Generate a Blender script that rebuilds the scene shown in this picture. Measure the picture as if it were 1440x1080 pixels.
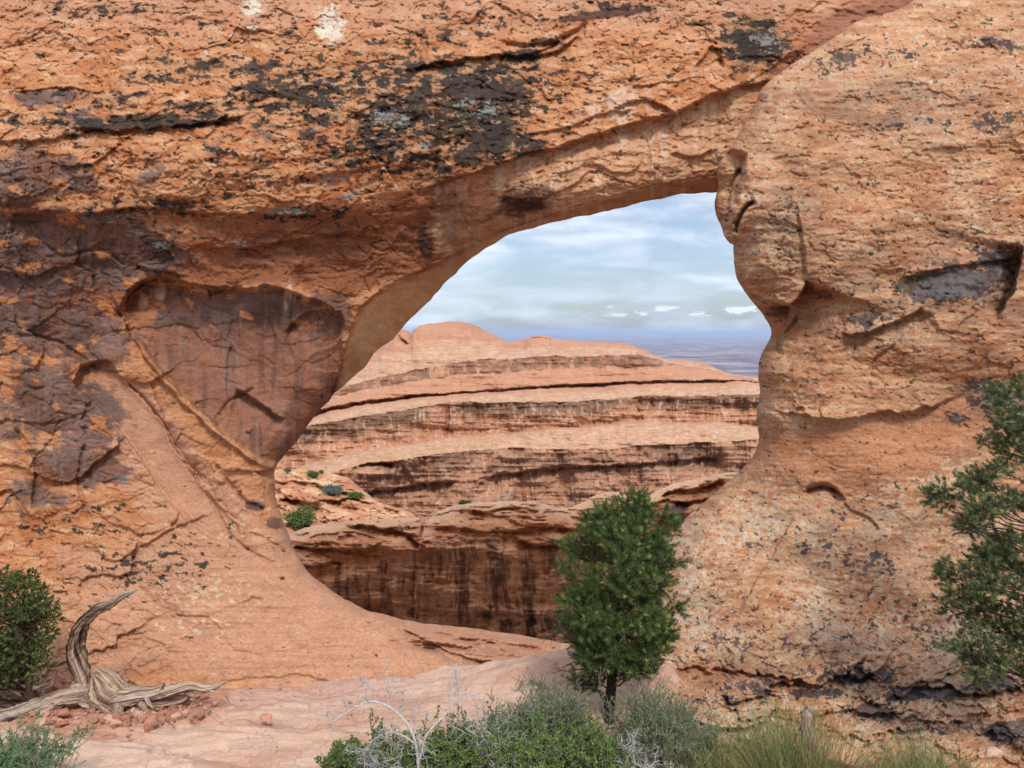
import bpy, bmesh, math, random
import numpy as np
from mathutils import Vector, noise as mnoise

# ------------------------------------------------------------------ camera, sky, sun, exposure
for o in list(bpy.data.objects):
    bpy.data.objects.remove(o)
SC = bpy.context.scene
COL = SC.collection
FPX = 1068.0            # focal length in photo pixels (photo 1440 wide)
HZ = 468.0              # horizon row
ZC = 6.0                # eye height above the foot of the wall
cam_d = bpy.data.cameras.new('camera')
cam = bpy.data.objects.new('camera', cam_d)
COL.objects.link(cam)
cam.location = (0, 0, ZC)
cam.rotation_euler = (math.radians(90), 0, 0)
cam_d.sensor_width = 36.0
cam_d.lens = 36.0 * FPX / 1440.0
cam_d.shift_y = -(540.0 - HZ) / 1440.0
cam_d.clip_start = 0.1
cam_d.clip_end = 200000
SC.camera = cam

SUN_EL, SUN_AZ = math.radians(47), math.radians(167)   # azimuth: 180 = behind the camera
W = bpy.data.worlds.new('World'); SC.world = W; W.use_nodes = True
nt = W.node_tree; N = nt.nodes; L = nt.links
bg = N['Background']; bg.inputs['Strength'].default_value = 0.092
def nd(t, **kw):
    n = N.new(t)
    for k, v in kw.items():
        if k == 'inp':
            for i, x in v.items(): n.inputs[i].default_value = x
        else: setattr(n, k, v)
    return n
sky = nd('ShaderNodeTexSky', sky_type='NISHITA', sun_disc=False, sun_elevation=SUN_EL, sun_rotation=SUN_AZ,
         air_density=1.0, dust_density=1.2, ozone_density=1.6)
tc = nd('ShaderNodeTexCoord')
sep = nd('ShaderNodeSeparateXYZ'); L.new(tc.outputs['Generated'], sep.inputs[0])
def m2(op, a, b, clamp=False):
    n = nd('ShaderNodeMath', operation=op, use_clamp=clamp)
    for i, x in enumerate((a, b)):
        if isinstance(x, (int, float)): n.inputs[i].default_value = x
        else: L.new(x, n.inputs[i])
    return n.outputs[0]
def ramp(fac, a, b):
    n = nd('ShaderNodeMapRange', interpolation_type='SMOOTHSTEP', inp={1: a, 2: b})
    L.new(fac, n.inputs[0]); return n.outputs[0]
def cnoise(sx, sy, sz, scale, detail, off=(0, 0, 0), dist=0.0):
    mp = nd('ShaderNodeMapping', inp={'Scale': (sx, sy, sz), 'Location': off})
    L.new(tc.outputs['Generated'], mp.inputs[0])
    n = nd('ShaderNodeTexNoise', inp={'Scale': scale, 'Detail': detail, 'Roughness': 0.55, 'Distortion': dist})
    L.new(mp.outputs[0], n.inputs['Vector']); return n.outputs['Fac']
cl_big = ramp(cnoise(1, 1, 3.4, 3.8, 7, (0.3, 0.2, 0.1), 0.7), 0.42, 0.60)
cl_fine = cnoise(1.2, 1.2, 5.0, 6.5, 7, (2.3, 1.2, 4.1), 0.6)
zf = sep.outputs['Z']
hi = ramp(zf, 0.02, 0.15)
cover = m2('ADD', m2('MULTIPLY', cl_big, 0.62), m2('MULTIPLY', m2('SUBTRACT', cl_fine, 0.5), 1.6), True)
cover = m2('MULTIPLY', m2('ADD', m2('MULTIPLY', hi, 0.30), 0.72), m2('ADD', cover, 0.34), True)
up = ramp(zf, 0.15, 0.7)
cover = m2('MAXIMUM', cover, m2('MULTIPLY', up, 0.86))
lum = m2('ADD', m2('MULTIPLY', up, 6.2), 7.9)
shade = m2('ADD', m2('MULTIPLY', cl_fine, 0.9), 0.55)
lum = m2('MULTIPLY', lum, shade)
ccol = nd('ShaderNodeVectorMath', operation='SCALE'); ccol.inputs[0].default_value = (0.84, 0.95, 1.13)
L.new(lum, ccol.inputs['Scale'])
lift = nd('ShaderNodeVectorMath', operation='MULTIPLY'); lift.inputs[1].default_value = (.86, .94, 1.05)
L.new(sky.outputs[0], lift.inputs[0])
mx = nd('ShaderNodeMix', data_type='RGBA'); L.new(cover, mx.inputs[0])
L.new(lift.outputs[0], mx.inputs[6]); L.new(ccol.outputs[0], mx.inputs[7])
# thin row of small cumulus low over the plain
band = m2('MULTIPLY', ramp(zf, 0.019, 0.024), m2('SUBTRACT', 1.0, ramp(zf, 0.031, 0.038)))
puff = ramp(cnoise(1, 1, 3.5, 30.0, 4, (1.0, 5.2, 0.0)), 0.54, 0.64)
east = ramp(sep.outputs['X'], 0.05, 0.16)
pf = m2('MULTIPLY', m2('MULTIPLY', band, puff), east)
mx2 = nd('ShaderNodeMix', data_type='RGBA'); L.new(m2('MULTIPLY', pf, 0.8), mx2.inputs[0])
L.new(mx.outputs[2], mx2.inputs[6]); mx2.inputs[7].default_value = (9.0, 9.4, 10.0, 1)
L.new(mx2.outputs[2], bg.inputs['Color'])

sd = bpy.data.lights.new('sun', 'SUN'); sd.energy = 2.15; sd.angle = math.radians(11); sd.color = (1.0, 0.955, 0.89)
sun = bpy.data.objects.new('sun', sd); COL.objects.link(sun)
sdir = Vector((math.sin(SUN_AZ) * math.cos(SUN_EL), math.cos(SUN_AZ) * math.cos(SUN_EL), math.sin(SUN_EL)))
sun.rotation_euler = sdir.to_track_quat('Z', 'Y').to_euler()
sun.location = (0, -5, 30)
SC.view_settings.view_transform = 'Standard'; SC.view_settings.look = 'None'
SC.view_settings.gamma = 1.0; SC.view_settings.exposure = 0.35
SC.cycles.max_bounces = 5; SC.cycles.diffuse_bounces = 3; SC.cycles.volume_bounces = 0
SC.cycles.transparent_max_bounces = 6

# ------------------------------------------------------------------ tagging and mesh helpers
def tag(o, label=None, cat=None, group=None, kind=None):
    if label: o['label'] = label
    if cat: o['category'] = cat
    if group: o['group'] = group
    if kind: o['kind'] = kind
    return o
def empty(name, loc=(0, 0, 0), rz=0.0):
    o = bpy.data.objects.new(name, None); COL.objects.link(o)
    o.location = loc; o.rotation_euler = (0, 0, rz); o.empty_display_size = 0.2
    return o
def link_mesh(name, V, F, mat, parent=None, col=None, smooth=True, origin=None):
    """V (n,3), F (m,k) numpy with one k, or a list of such arrays."""
    me = bpy.data.meshes.new(name)
    Fs = F if isinstance(F, list) else [F]
    Fs = [np.asarray(f, np.int32) for f in Fs if len(f)]
    V = np.asarray(V, np.float32)
    if origin is not None: V = V - np.asarray(origin, np.float32)
    nl = sum(f.size for f in Fs); nf = sum(len(f) for f in Fs)
    me.vertices.add(len(V)); me.vertices.foreach_set('co', V.ravel())
    me.loops.add(nl); me.loops.foreach_set('vertex_index', np.concatenate([f.ravel() for f in Fs]))
    me.polygons.add(nf)
    tot = np.concatenate([np.full(len(f), f.shape[1], np.int32) for f in Fs])
    st = np.concatenate([[0], np.cumsum(tot)[:-1]]).astype(np.int32)
    me.polygons.foreach_set('loop_start', st)
    me.polygons.foreach_set('use_smooth', np.full(nf, smooth, bool))
    if col is not None:
        ca = me.color_attributes.new('Col', 'FLOAT_COLOR', 'POINT')
        c4 = np.ones((len(V), 4), np.float32); c4[:, :3] = col
        ca.data.foreach_set('color', c4.ravel())
    me.update(calc_edges=True)
    me.materials.append(mat)
    o = bpy.data.objects.new(name, me); COL.objects.link(o)
    if origin is not None: o.location = origin
    if parent is not None: o.parent = parent
    return o

# ------------------------------------------------------------------ numpy noise
_rs = np.random.RandomState(7)
PERM = np.concatenate([_rs.permutation(256)] * 2).astype(np.int32)
_ga = np.linspace(0, 2 * np.pi, 256, endpoint=False)
GX = np.cos(_ga).astype(np.float32); GY = np.sin(_ga).astype(np.float32)
def perlin(x, y, seed=0):
    x = np.asarray(x, np.float32) + 0.37 * seed; y = np.asarray(y, np.float32) + 11.13 * seed
    xi = np.floor(x).astype(np.int32); yi = np.floor(y).astype(np.int32)
    fx = x - xi; fy = y - yi
    xi = (xi + seed * 17) & 255; yi = yi & 255
    u = fx * fx * fx * (fx * (fx * 6 - 15) + 10); v = fy * fy * fy * (fy * (fy * 6 - 15) + 10)
    def g(ax, ay, dx, dy):
        h = PERM[PERM[ax & 255] + (ay & 255)]
        return GX[h] * dx + GY[h] * dy
    a = g(xi, yi, fx, fy); b = g(xi + 1, yi, fx - 1, fy)
    c = g(xi, yi + 1, fx, fy - 1); d = g(xi + 1, yi + 1, fx - 1, fy - 1)
    return ((a + u * (b - a)) + v * ((c + u * (d - c)) - (a + u * (b - a)))) * 1.45
def fbm(x, y, octv=4, seed=0, gain=0.5):
    s = 0; a = 1.0; t = 0
    x = np.asarray(x, np.float32); y = np.asarray(y, np.float32)
    x, y = 0.93 * x - 0.37 * y, 0.37 * x + 0.93 * y
    for i in range(octv):
        s = s + a * perlin(x, y, seed + i); t += a; a *= gain
        x, y = 2.03 * (0.8 * x - 0.6 * y) + 3.1, 2.03 * (0.6 * x + 0.8 * y) + 1.7
    return s / t * 1.5
def ridge(x, y, octv=3, seed=0):
    s = 0; a = 1.0; t = 0
    for i in range(octv):
        s = s + a * (1 - np.abs(perlin(x * 2.03 ** i, y * 2.03 ** i, seed + i)) * 2); t += a; a *= 0.5
    return s / t
def facets(x, y, seed=0, tilt=.5, step=1.0):
    """broken rock: every cell of a jittered grid is a flat plane with its own height and tilt; also distance to the nearest crack"""
    x = np.asarray(x, np.float32); y = np.asarray(y, np.float32); xi = np.floor(x).astype(np.int32); yi = np.floor(y).astype(np.int32)
    d1 = np.full(x.shape, 9.0, np.float32); d2 = d1.copy(); h = np.zeros(x.shape, np.float32)
    for dx in (-1, 0, 1):
        for dy in (-1, 0, 1):
            k = PERM[PERM[(xi + dx + seed * 31) & 255] + ((yi + dy) & 255)]; k2 = PERM[k + 57]; k3 = PERM[k2 + 91 - 57]
            px = x - (xi + dx + k / 255.0); py = y - (yi + dy + k2 / 255.0); d = px * px + py * py
            v = (k3 / 255.0 - .5) * step + tilt * (GX[k2] * px + GY[k3] * py)
            m = d < d1; d2 = np.where(m, d1, np.minimum(d2, d)); h = np.where(m, v, h); d1 = np.where(m, d, d1)
    return h, np.sqrt(d2) - np.sqrt(d1)
def sm(a, b, x):
    t = np.clip((x - a) / (b - a), 0, 1); return t * t * (3 - 2 * t)
def terrace(n, k, sharp=0.2):
    t = n * k; i = np.floor(t); f = t - i
    return (i + sm(1 - sharp, 1.0, f)) / k
def lin(r, g, b, k=0.86):
    c = np.array([r, g, b], np.float64) / 255.0
    c = np.where(c <= 0.04045, c / 12.92, ((c + 0.055) / 1.055) ** 2.4)
    return (c * k).astype(np.float32)
def mixc(c, d, m):
    return c + (np.asarray(d, np.float32) - c) * np.asarray(m)[..., None]
def smooth_curve(P, step=6.0):
    P = np.asarray(P, np.float64); out = []
    Q = np.vstack([2 * P[0] - P[1], P, 2 * P[-1] - P[-2]])
    for i in range(1, len(Q) - 2):
        n = max(1, int(np.linalg.norm(Q[i + 1] - Q[i]) / step))
        t = np.linspace(0, 1, n, endpoint=False)[:, None]
        out.append(0.5 * (2 * Q[i] + (Q[i + 1] - Q[i - 1]) * t + (2 * Q[i - 1] - 5 * Q[i] + 4 * Q[i + 1] - Q[i + 2]) * t ** 2
                          + (-Q[i - 1] + 3 * Q[i] - 3 * Q[i + 1] + Q[i + 2]) * t ** 3))
    out.append(P[-1:]); return np.vstack(out)
def seg_dist(u, v, P, want_side=False):
    """distance to a polyline, side (+ = right hand of travel when v is down -> below for left-to-right), parameter 0..1"""
    best = np.full(u.shape, 1e9, np.float32); side = np.zeros(u.shape, np.float32); par = np.zeros(u.shape, np.float32)
    ln = np.r_[0, np.cumsum(np.hypot(*np.diff(P, axis=0).T))]; T = ln[-1]
    for i in range(len(P) - 1):
        ax, ay = P[i]; bx, by = P[i + 1]; dx, dy = bx - ax, by - ay; l2 = dx * dx + dy * dy + 1e-9
        t = np.clip(((u - ax) * dx + (v - ay) * dy) / l2, 0, 1)
        ex = u - (ax + t * dx); ey = v - (ay + t * dy); d = np.sqrt(ex * ex + ey * ey)
        m = d < best
        best = np.where(m, d, best)
        if want_side:
            cr = dx * (v - ay) - dy * (u - ax)
            side = np.where(m, np.sign(cr), side); par = np.where(m, (ln[i] + t * math.sqrt(l2)) / T, par)
    return (best, side, par) if want_side else best
def inside(u, v, P):
    r = np.zeros(u.shape, bool); n = len(P); j = n - 1
    for i in range(n):
        xi, yi = P[i]; xj, yj = P[j]
        if yi != yj:
            c = ((yi > v) != (yj > v)) & (u < (xj - xi) * (v - yi) / (yj - yi) + xi); r ^= c
        j = i
    return r
def poly_sdf(u, v, P):
    Pc = np.vstack([P, P[:1]]); d = seg_dist(u, v, Pc)
    return np.where(inside(u, v, P), d, -d)
class SDF:
    """signed distance (positive inside the rock) sampled coarse, exact near the edge"""
    def __init__(s, P, box, inv=False):
        s.P = np.asarray(P); s.inv = inv; s.h = 6.0
        s.gu = np.arange(box[0] - 12, box[1] + 24, s.h); s.gv = np.arange(box[2] - 12, box[3] + 24, s.h)
        A, B = np.meshgrid(s.gu, s.gv); s.G = poly_sdf(A.astype(np.float32), B.astype(np.float32), s.P)
    def __call__(s, u, v):
        x = np.clip((u - s.gu[0]) / s.h, 0, len(s.gu) - 1.001); y = np.clip((v - s.gv[0]) / s.h, 0, len(s.gv) - 1.001)
        i = x.astype(int); j = y.astype(int); fx = x - i; fy = y - j; G = s.G
        r = (G[j, i] * (1 - fx) + G[j, i + 1] * fx) * (1 - fy) + (G[j + 1, i] * (1 - fx) + G[j + 1, i + 1] * fx) * fy
        near = np.abs(r) < 8
        if near.any():
            r = r.copy(); r[near] = poly_sdf(u[near].astype(np.float64), v[near].astype(np.float64), s.P)
        return -r if s.inv else r
def ledge(u, v, pts, depth, fall=30.0, lip=0.0, step=8, fade=0.12, jag=3.0, seed=3, smooth_edge=1.6):
    """a real overhang: below the line the face is set back by depth metres and comes out again over fall pixels;
    above it the lip stands out a little"""
    P = smooth_curve(pts, step)
    mg = fall * 3 + 25
    m = (u > P[:, 0].min() - mg) & (u < P[:, 0].max() + mg) & (v > P[:, 1].min() - mg) & (v < P[:, 1].max() + mg)
    out = np.zeros(u.shape, np.float32)
    if not m.any(): return out
    uu, vv = u[m], v[m]
    wu = uu + jag * fbm(uu / 23, vv / 23, 3, seed); wv = vv + jag * fbm(uu / 19, vv / 19, 3, seed + 5)
    d, sd_, t = seg_dist(wu, wv, P, True)
    win = sm(0, fade, t) * sm(0, fade, 1 - t)
    sgn = d * sd_
    below = sm(-smooth_edge, smooth_edge, sgn) * np.exp(-np.maximum(sgn, 0) / fall) * depth
    above = -lip * np.exp(-np.maximum(-sgn, 0) / (fall * 0.6)) * sm(smooth_edge, -smooth_edge, sgn)
    out[m] = (below + above) * win
    return out
def groove(u, v, pts, depth, w=2.5, seed=5, jag=2.0):
    """a narrow joint cut into the rock"""
    P = smooth_curve(pts, 8); out = np.zeros(u.shape, np.float32)
    m = (u > P[:, 0].min() - 20) & (u < P[:, 0].max() + 20) & (v > P[:, 1].min() - 20) & (v < P[:, 1].max() + 20)
    if not m.any(): return out
    uu = u[m] + jag * fbm(u[m] / 17, v[m] / 17, 3, seed); vv = v[m] + jag * fbm(u[m] / 17, v[m] / 17, 3, seed + 3)
    d, _, t = seg_dist(uu, vv, P, True); out[m] = depth * np.exp(-(d / w) ** 2) * sm(0, .1, t) * sm(0, .1, 1 - t)
    return out
def blobs(u, v, L_):
    f = np.zeros(u.shape, np.float32)
    for b in L_:
        cu, cv, ru, rv, an, st = b
        m = (np.abs(u - cu) < 2.2 * max(ru, rv)) & (np.abs(v - cv) < 2.2 * max(ru, rv))
        if not m.any(): continue
        a = math.radians(an); du = u[m] - cu; dv = v[m] - cv
        x = (du * math.cos(a) + dv * math.sin(a)) / ru; y = (-du * math.sin(a) + dv * math.cos(a)) / rv
        f[m] = np.maximum(f[m], st * np.exp(-(x * x + y * y)))
    return f
def to_world(u, v, D):
    return np.stack([(u - 720.0) / FPX * D, D, ZC - (v - HZ) / FPX * D], -1)
def axis(lo, f0, f1, hi, fine, coarse):
    return np.concatenate([np.arange(lo, f0, coarse), np.arange(f0, f1, fine), np.arange(f1, hi + coarse, coarse)]).astype(np.float32)

def relief(name, us, vs, sdf, depth, colour, mat, rings=((2, 0.15), (8, 0.7), (25, 2.0), (60, 4.5)), parent=None, hgrid=1.3, tint=(.84, .905, .92)):
    """rock face whose every point has its own measured distance; its edges turn round and run back into the rock"""
    U, V = np.meshgrid(us, vs); R, Cn = U.shape
    U = U.ravel().copy(); V = V.ravel().copy()
    s = sdf(U, V).astype(np.float32)
    h = hgrid
    nb = np.abs(s) < 0.8 * h
    if nb.any():
        for _ in range(2):
            u0, v0 = U[nb], V[nb]
            s0 = sdf(u0, v0); gx = sdf(u0 + 0.5, v0) - sdf(u0 - 0.5, v0); gy = sdf(u0, v0 + 0.5) - sdf(u0, v0 - 0.5)
            g = np.hypot(gx, gy) + 1e-6
            U[nb] = u0 - s0 * gx / g; V[nb] = v0 - s0 * gy / g
        s[nb] = 0
    keep = (s >= 0).reshape(R, Cn)
    cell = keep[:-1, :-1] & keep[1:, :-1] & keep[1:, 1:] & keep[:-1, 1:]
    idx = np.arange(R * Cn, dtype=np.int64).reshape(R, Cn)
    F = np.stack([idx[:-1, :-1][cell], idx[1:, :-1][cell], idx[1:, 1:][cell], idx[:-1, 1:][cell]], 1)
    used = np.unique(F); rm = np.full(R * Cn, -1, np.int64); rm[used] = np.arange(len(used)); F = rm[F]
    U = U[used]; V = V[used]; s = s[used]
    D = depth(U, V, s).astype(np.float32)
    C = (colour(U, V, s, D) * np.array(tint)).astype(np.float32)
    P = to_world(U, V, D)
    n = len(U)
    E = np.concatenate([F[:, [0, 1]], F[:, [1, 2]], F[:, [2, 3]], F[:, [3, 0]]])
    key = np.minimum(E[:, 0], E[:, 1]) * n + np.maximum(E[:, 0], E[:, 1])
    uq, inv, cnt = np.unique(key, return_inverse=True, return_counts=True)
    B = E[cnt[inv] == 1]
    bv = np.unique(B); loc = np.full(n, -1, np.int64); loc[bv] = np.arange(len(bv))
    u0, v0 = U[bv], V[bv]
    gx = sdf(u0 + 3, v0) - sdf(u0 - 3, v0); gy = sdf(u0, v0 + 3) - sdf(u0, v0 - 3); g = np.hypot(gx, gy) + 1e-6
    gx, gy = gx / g, gy / g
    onedge = s[bv] < 3.0
    gx = np.where(onedge, gx, 0); gy = np.where(onedge, gy, 0)
    Ps = [P]; Cs = [C]; Fs = [F]; prev = bv
    for k, (sh, dd) in enumerate(rings):
        rg = dd * (1 + 0.12 * fbm(u0 / 40, v0 / 40 + k, 2, 9))
        Ps.append(to_world(u0 + gx * sh, v0 + gy * sh, D[bv] + rg)); Cs.append(C[bv])
        cur = np.arange(len(bv)) + n + k * len(bv)
        pa = prev[loc[B[:, 0]]] if k else B[:, 0]; pb = prev[loc[B[:, 1]]] if k else B[:, 1]
        Fs.append(np.stack([pb, pa, cur[loc[B[:, 0]]], cur[loc[B[:, 1]]]], 1)); prev = cur
    return link_mesh(name, np.concatenate(Ps), np.concatenate(Fs), mat, parent, np.concatenate(Cs))

# ------------------------------------------------------------------ materials
def rock_mat(name, scale=1.0, bump=0.6, rough=0.92, var=0.35):
    m = bpy.data.materials.new(name); m.use_nodes = True
    n = m.node_tree.nodes; l = m.node_tree.links; b = n['Principled BSDF']
    b.inputs['Roughness'].default_value = rough; b.inputs['Specular IOR Level'].default_value = 0.25
    at = n.new('ShaderNodeAttribute'); at.attribute_name = 'Col'
    tcn = n.new('ShaderNodeTexCoord')
    mp = n.new('ShaderNodeMapping'); mp.inputs['Scale'].default_value = (1, 1, 2.2); l.new(tcn.outputs['Object'], mp.inputs[0])
    n1 = n.new('ShaderNodeTexNoise'); n1.inputs['Scale'].default_value = 22 / scale; n1.inputs['Detail'].default_value = 8; n1.inputs['Roughness'].default_value = 0.68
    l.new(mp.outputs[0], n1.inputs['Vector'])
    n2 = n.new('ShaderNodeTexNoise'); n2.inputs['Scale'].default_value = 3.2 / scale; n2.inputs['Detail'].default_value = 6; n2.inputs['Roughness'].default_value = 0.6
    l.new(mp.outputs[0], n2.inputs['Vector'])
    mr = n.new('ShaderNodeMapRange'); mr.inputs[1].default_value = 0.3; mr.inputs[2].default_value = 0.7
    mr.inputs[3].default_value = 1 - var; mr.inputs[4].default_value = 1 + var; l.new(n1.outputs['Fac'], mr.inputs[0])
    mr2 = n.new('ShaderNodeMapRange'); mr2.inputs[1].default_value = 0.3; mr2.inputs[2].default_value = 0.7
    mr2.inputs[3].default_value = 1 - var * 0.35; mr2.inputs[4].default_value = 1 + var * 0.35; l.new(n2.outputs['Fac'], mr2.inputs[0])
    mm = n.new('ShaderNodeMath'); mm.operation = 'MULTIPLY'; l.new(mr.outputs[0], mm.inputs[0]); l.new(mr2.outputs[0], mm.inputs[1])
    vm = n.new('ShaderNodeVectorMath'); vm.operation = 'SCALE'; l.new(at.outputs['Color'], vm.inputs[0]); l.new(mm.outputs[0], vm.inputs['Scale'])
    l.new(vm.outputs[0], b.inputs['Base Color'])
    bp = n.new('ShaderNodeBump'); bp.inputs['Strength'].default_value = bump; bp.inputs['Distance'].default_value = 0.03 * scale
    l.new(n1.outputs['Fac'], bp.inputs['Height'])
    l.new(bp.outputs[0], b.inputs['Normal'])
    return m
def attr_mat(name, rough=0.7, trans=0.0, spec=0.3, bump=0.0, bscale=60):
    m = bpy.data.materials.new(name); m.use_nodes = True
    n = m.node_tree.nodes; l = m.node_tree.links; b = n['Principled BSDF']
    b.inputs['Roughness'].default_value = rough; b.inputs['Specular IOR Level'].default_value = spec
    at = n.new('ShaderNodeAttribute'); at.attribute_name = 'Col'
    tcn = n.new('ShaderNodeTexCoord')
    no = n.new('ShaderNodeTexNoise'); no.inputs['Scale'].default_value = bscale; no.inputs['Detail'].default_value = 5
    l.new(tcn.outputs['Object'], no.inputs['Vector'])
    mr = n.new('ShaderNodeMapRange'); mr.inputs[1].default_value = 0.3; mr.inputs[2].default_value = 0.7
    mr.inputs[3].default_value = 0.75; mr.inputs[4].default_value = 1.25; l.new(no.outputs['Fac'], mr.inputs[0])
    vm = n.new('ShaderNodeVectorMath'); vm.operation = 'SCALE'; l.new(at.outputs['Color'], vm.inputs[0]); l.new(mr.outputs[0], vm.inputs['Scale'])
    l.new(vm.outputs[0], b.inputs['Base Color'])
    if bump:
        bp = n.new('ShaderNodeBump'); bp.inputs['Strength'].default_value = bump; bp.inputs['Distance'].default_value = 0.01
        l.new(no.outputs['Fac'], bp.inputs['Height']); l.new(bp.outputs[0], b.inputs['Normal'])
    if trans:
        tr = n.new('ShaderNodeBsdfTranslucent'); l.new(vm.outputs[0], tr.inputs[0])
        mxs = n.new('ShaderNodeMixShader'); mxs.inputs[0].default_value = trans
        l.new(b.outputs[0], mxs.inputs[1]); l.new(tr.outputs[0], mxs.inputs[2]); l.new(mxs.outputs[0], n['Material Output'].inputs['Surface'])
    return m
M_ROCK = rock_mat('red_sandstone', 1.0, 0.34, var=0.28)
M_FAR = rock_mat('distant_sandstone', 6.0, 0.5, var=0.22)
M_MID = rock_mat('streaked_sandstone', 2.5, 0.55, var=0.25)
M_GROUND = rock_mat('slickrock', 0.8, 0.35, var=0.16)
M_STONE = rock_mat('loose_stone', 0.5, 0.5, var=0.25)
M_BARK = attr_mat('bark', 0.9, bump=0.8, bscale=45)
M_WOOD = attr_mat('weathered_wood', 0.85, bump=0.5, bscale=70, spec=0.2)
M_LEAF = attr_mat('green_foliage', 0.6, 0.25, bscale=9)
M_TWIG = attr_mat('pale_twigs', 0.9, bscale=30, spec=0.1)

# palette: sandstone and what grows on it
OR = lin(208, 142, 98); OR2 = lin(196, 122, 76); PALE = lin(226, 178, 140); PINK = lin(205, 148, 118); BRN = lin(142, 86, 58)
DBRN = lin(92, 56, 42); PURP = lin(112, 90, 86); BLK = lin(46, 40, 36); GREY = lin(152, 146, 138); CREAM = lin(228, 196, 160); RUST = lin(176, 96, 56)
OLV = lin(84, 74, 46)

# ------------------------------------------------------------------ the great arch (left leg, span and its foot)
HOLE = smooth_curve([(1300, 250), (1100, 258), (1050, 264), (1008, 270), (960, 273), (930, 280), (900, 285), (850, 298), (800, 308), (750, 320), (715, 331),
    (690, 345), (665, 362), (640, 385), (615, 410), (595, 432), (575, 450), (561, 467), (552, 478), (537, 486), (524, 498),
    (513, 517), (498, 529), (478, 548), (470, 553), (463, 564), (447, 579), (430, 603), (420, 618), (408, 630), (393, 649), (387, 659),
    (386, 680), (390, 708), (397, 728), (405, 750), (415, 775), (430, 799), (446, 815), (466, 831), (505, 853), (545, 866), (580, 874), (630, 880),
    (680, 886), (730, 893), (785, 902), (850, 912), (900, 925), (1000, 950)], 7)
_jx = fbm(HOLE[:, 0] / 22, HOLE[:, 1] / 22, 3, 51) * 1.8
HOLE = HOLE + np.stack([_jx, fbm(HOLE[:, 0] / 20, HOLE[:, 1] / 20, 3, 77) * 1.8], 1)
ARCH_P = np.vstack([HOLE, [(1000, 1040), (-420, 1040), (-420, -260), (1300, -260)]])
a_sdf = SDF(ARCH_P, (-420, 1300, -260, 1040))
SOFF = smooth_curve([(468, 556), (474, 530), (482, 500), (490, 470), (500, 443), (515, 424), (535, 406), (560, 393), (600, 376), (640, 357), (680, 336), (725, 318), (790, 296), (860, 276), (940, 256), (1010, 244), (1100, 235)], 10)
SLIP = smooth_curve([(580, 272), (610, 262), (640, 250), (690, 236), (740, 216), (775, 210), (800, 201), (835, 190), (870, 180), (910, 168), (950, 158), (985, 140), (1015, 128), (1060, 118)], 8)
ALCOVE = smooth_curve([(180, 466), (174, 440), (183, 415), (205, 398), (235, 392), (300, 402), (400, 408), (455, 425), (484, 446)], 8)
DIAG = smooth_curve([(484, 575), (455, 620), (392, 655), (340, 628), (300, 598), (262, 562), (228, 525), (205, 495), (180, 466)], 8)

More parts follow.
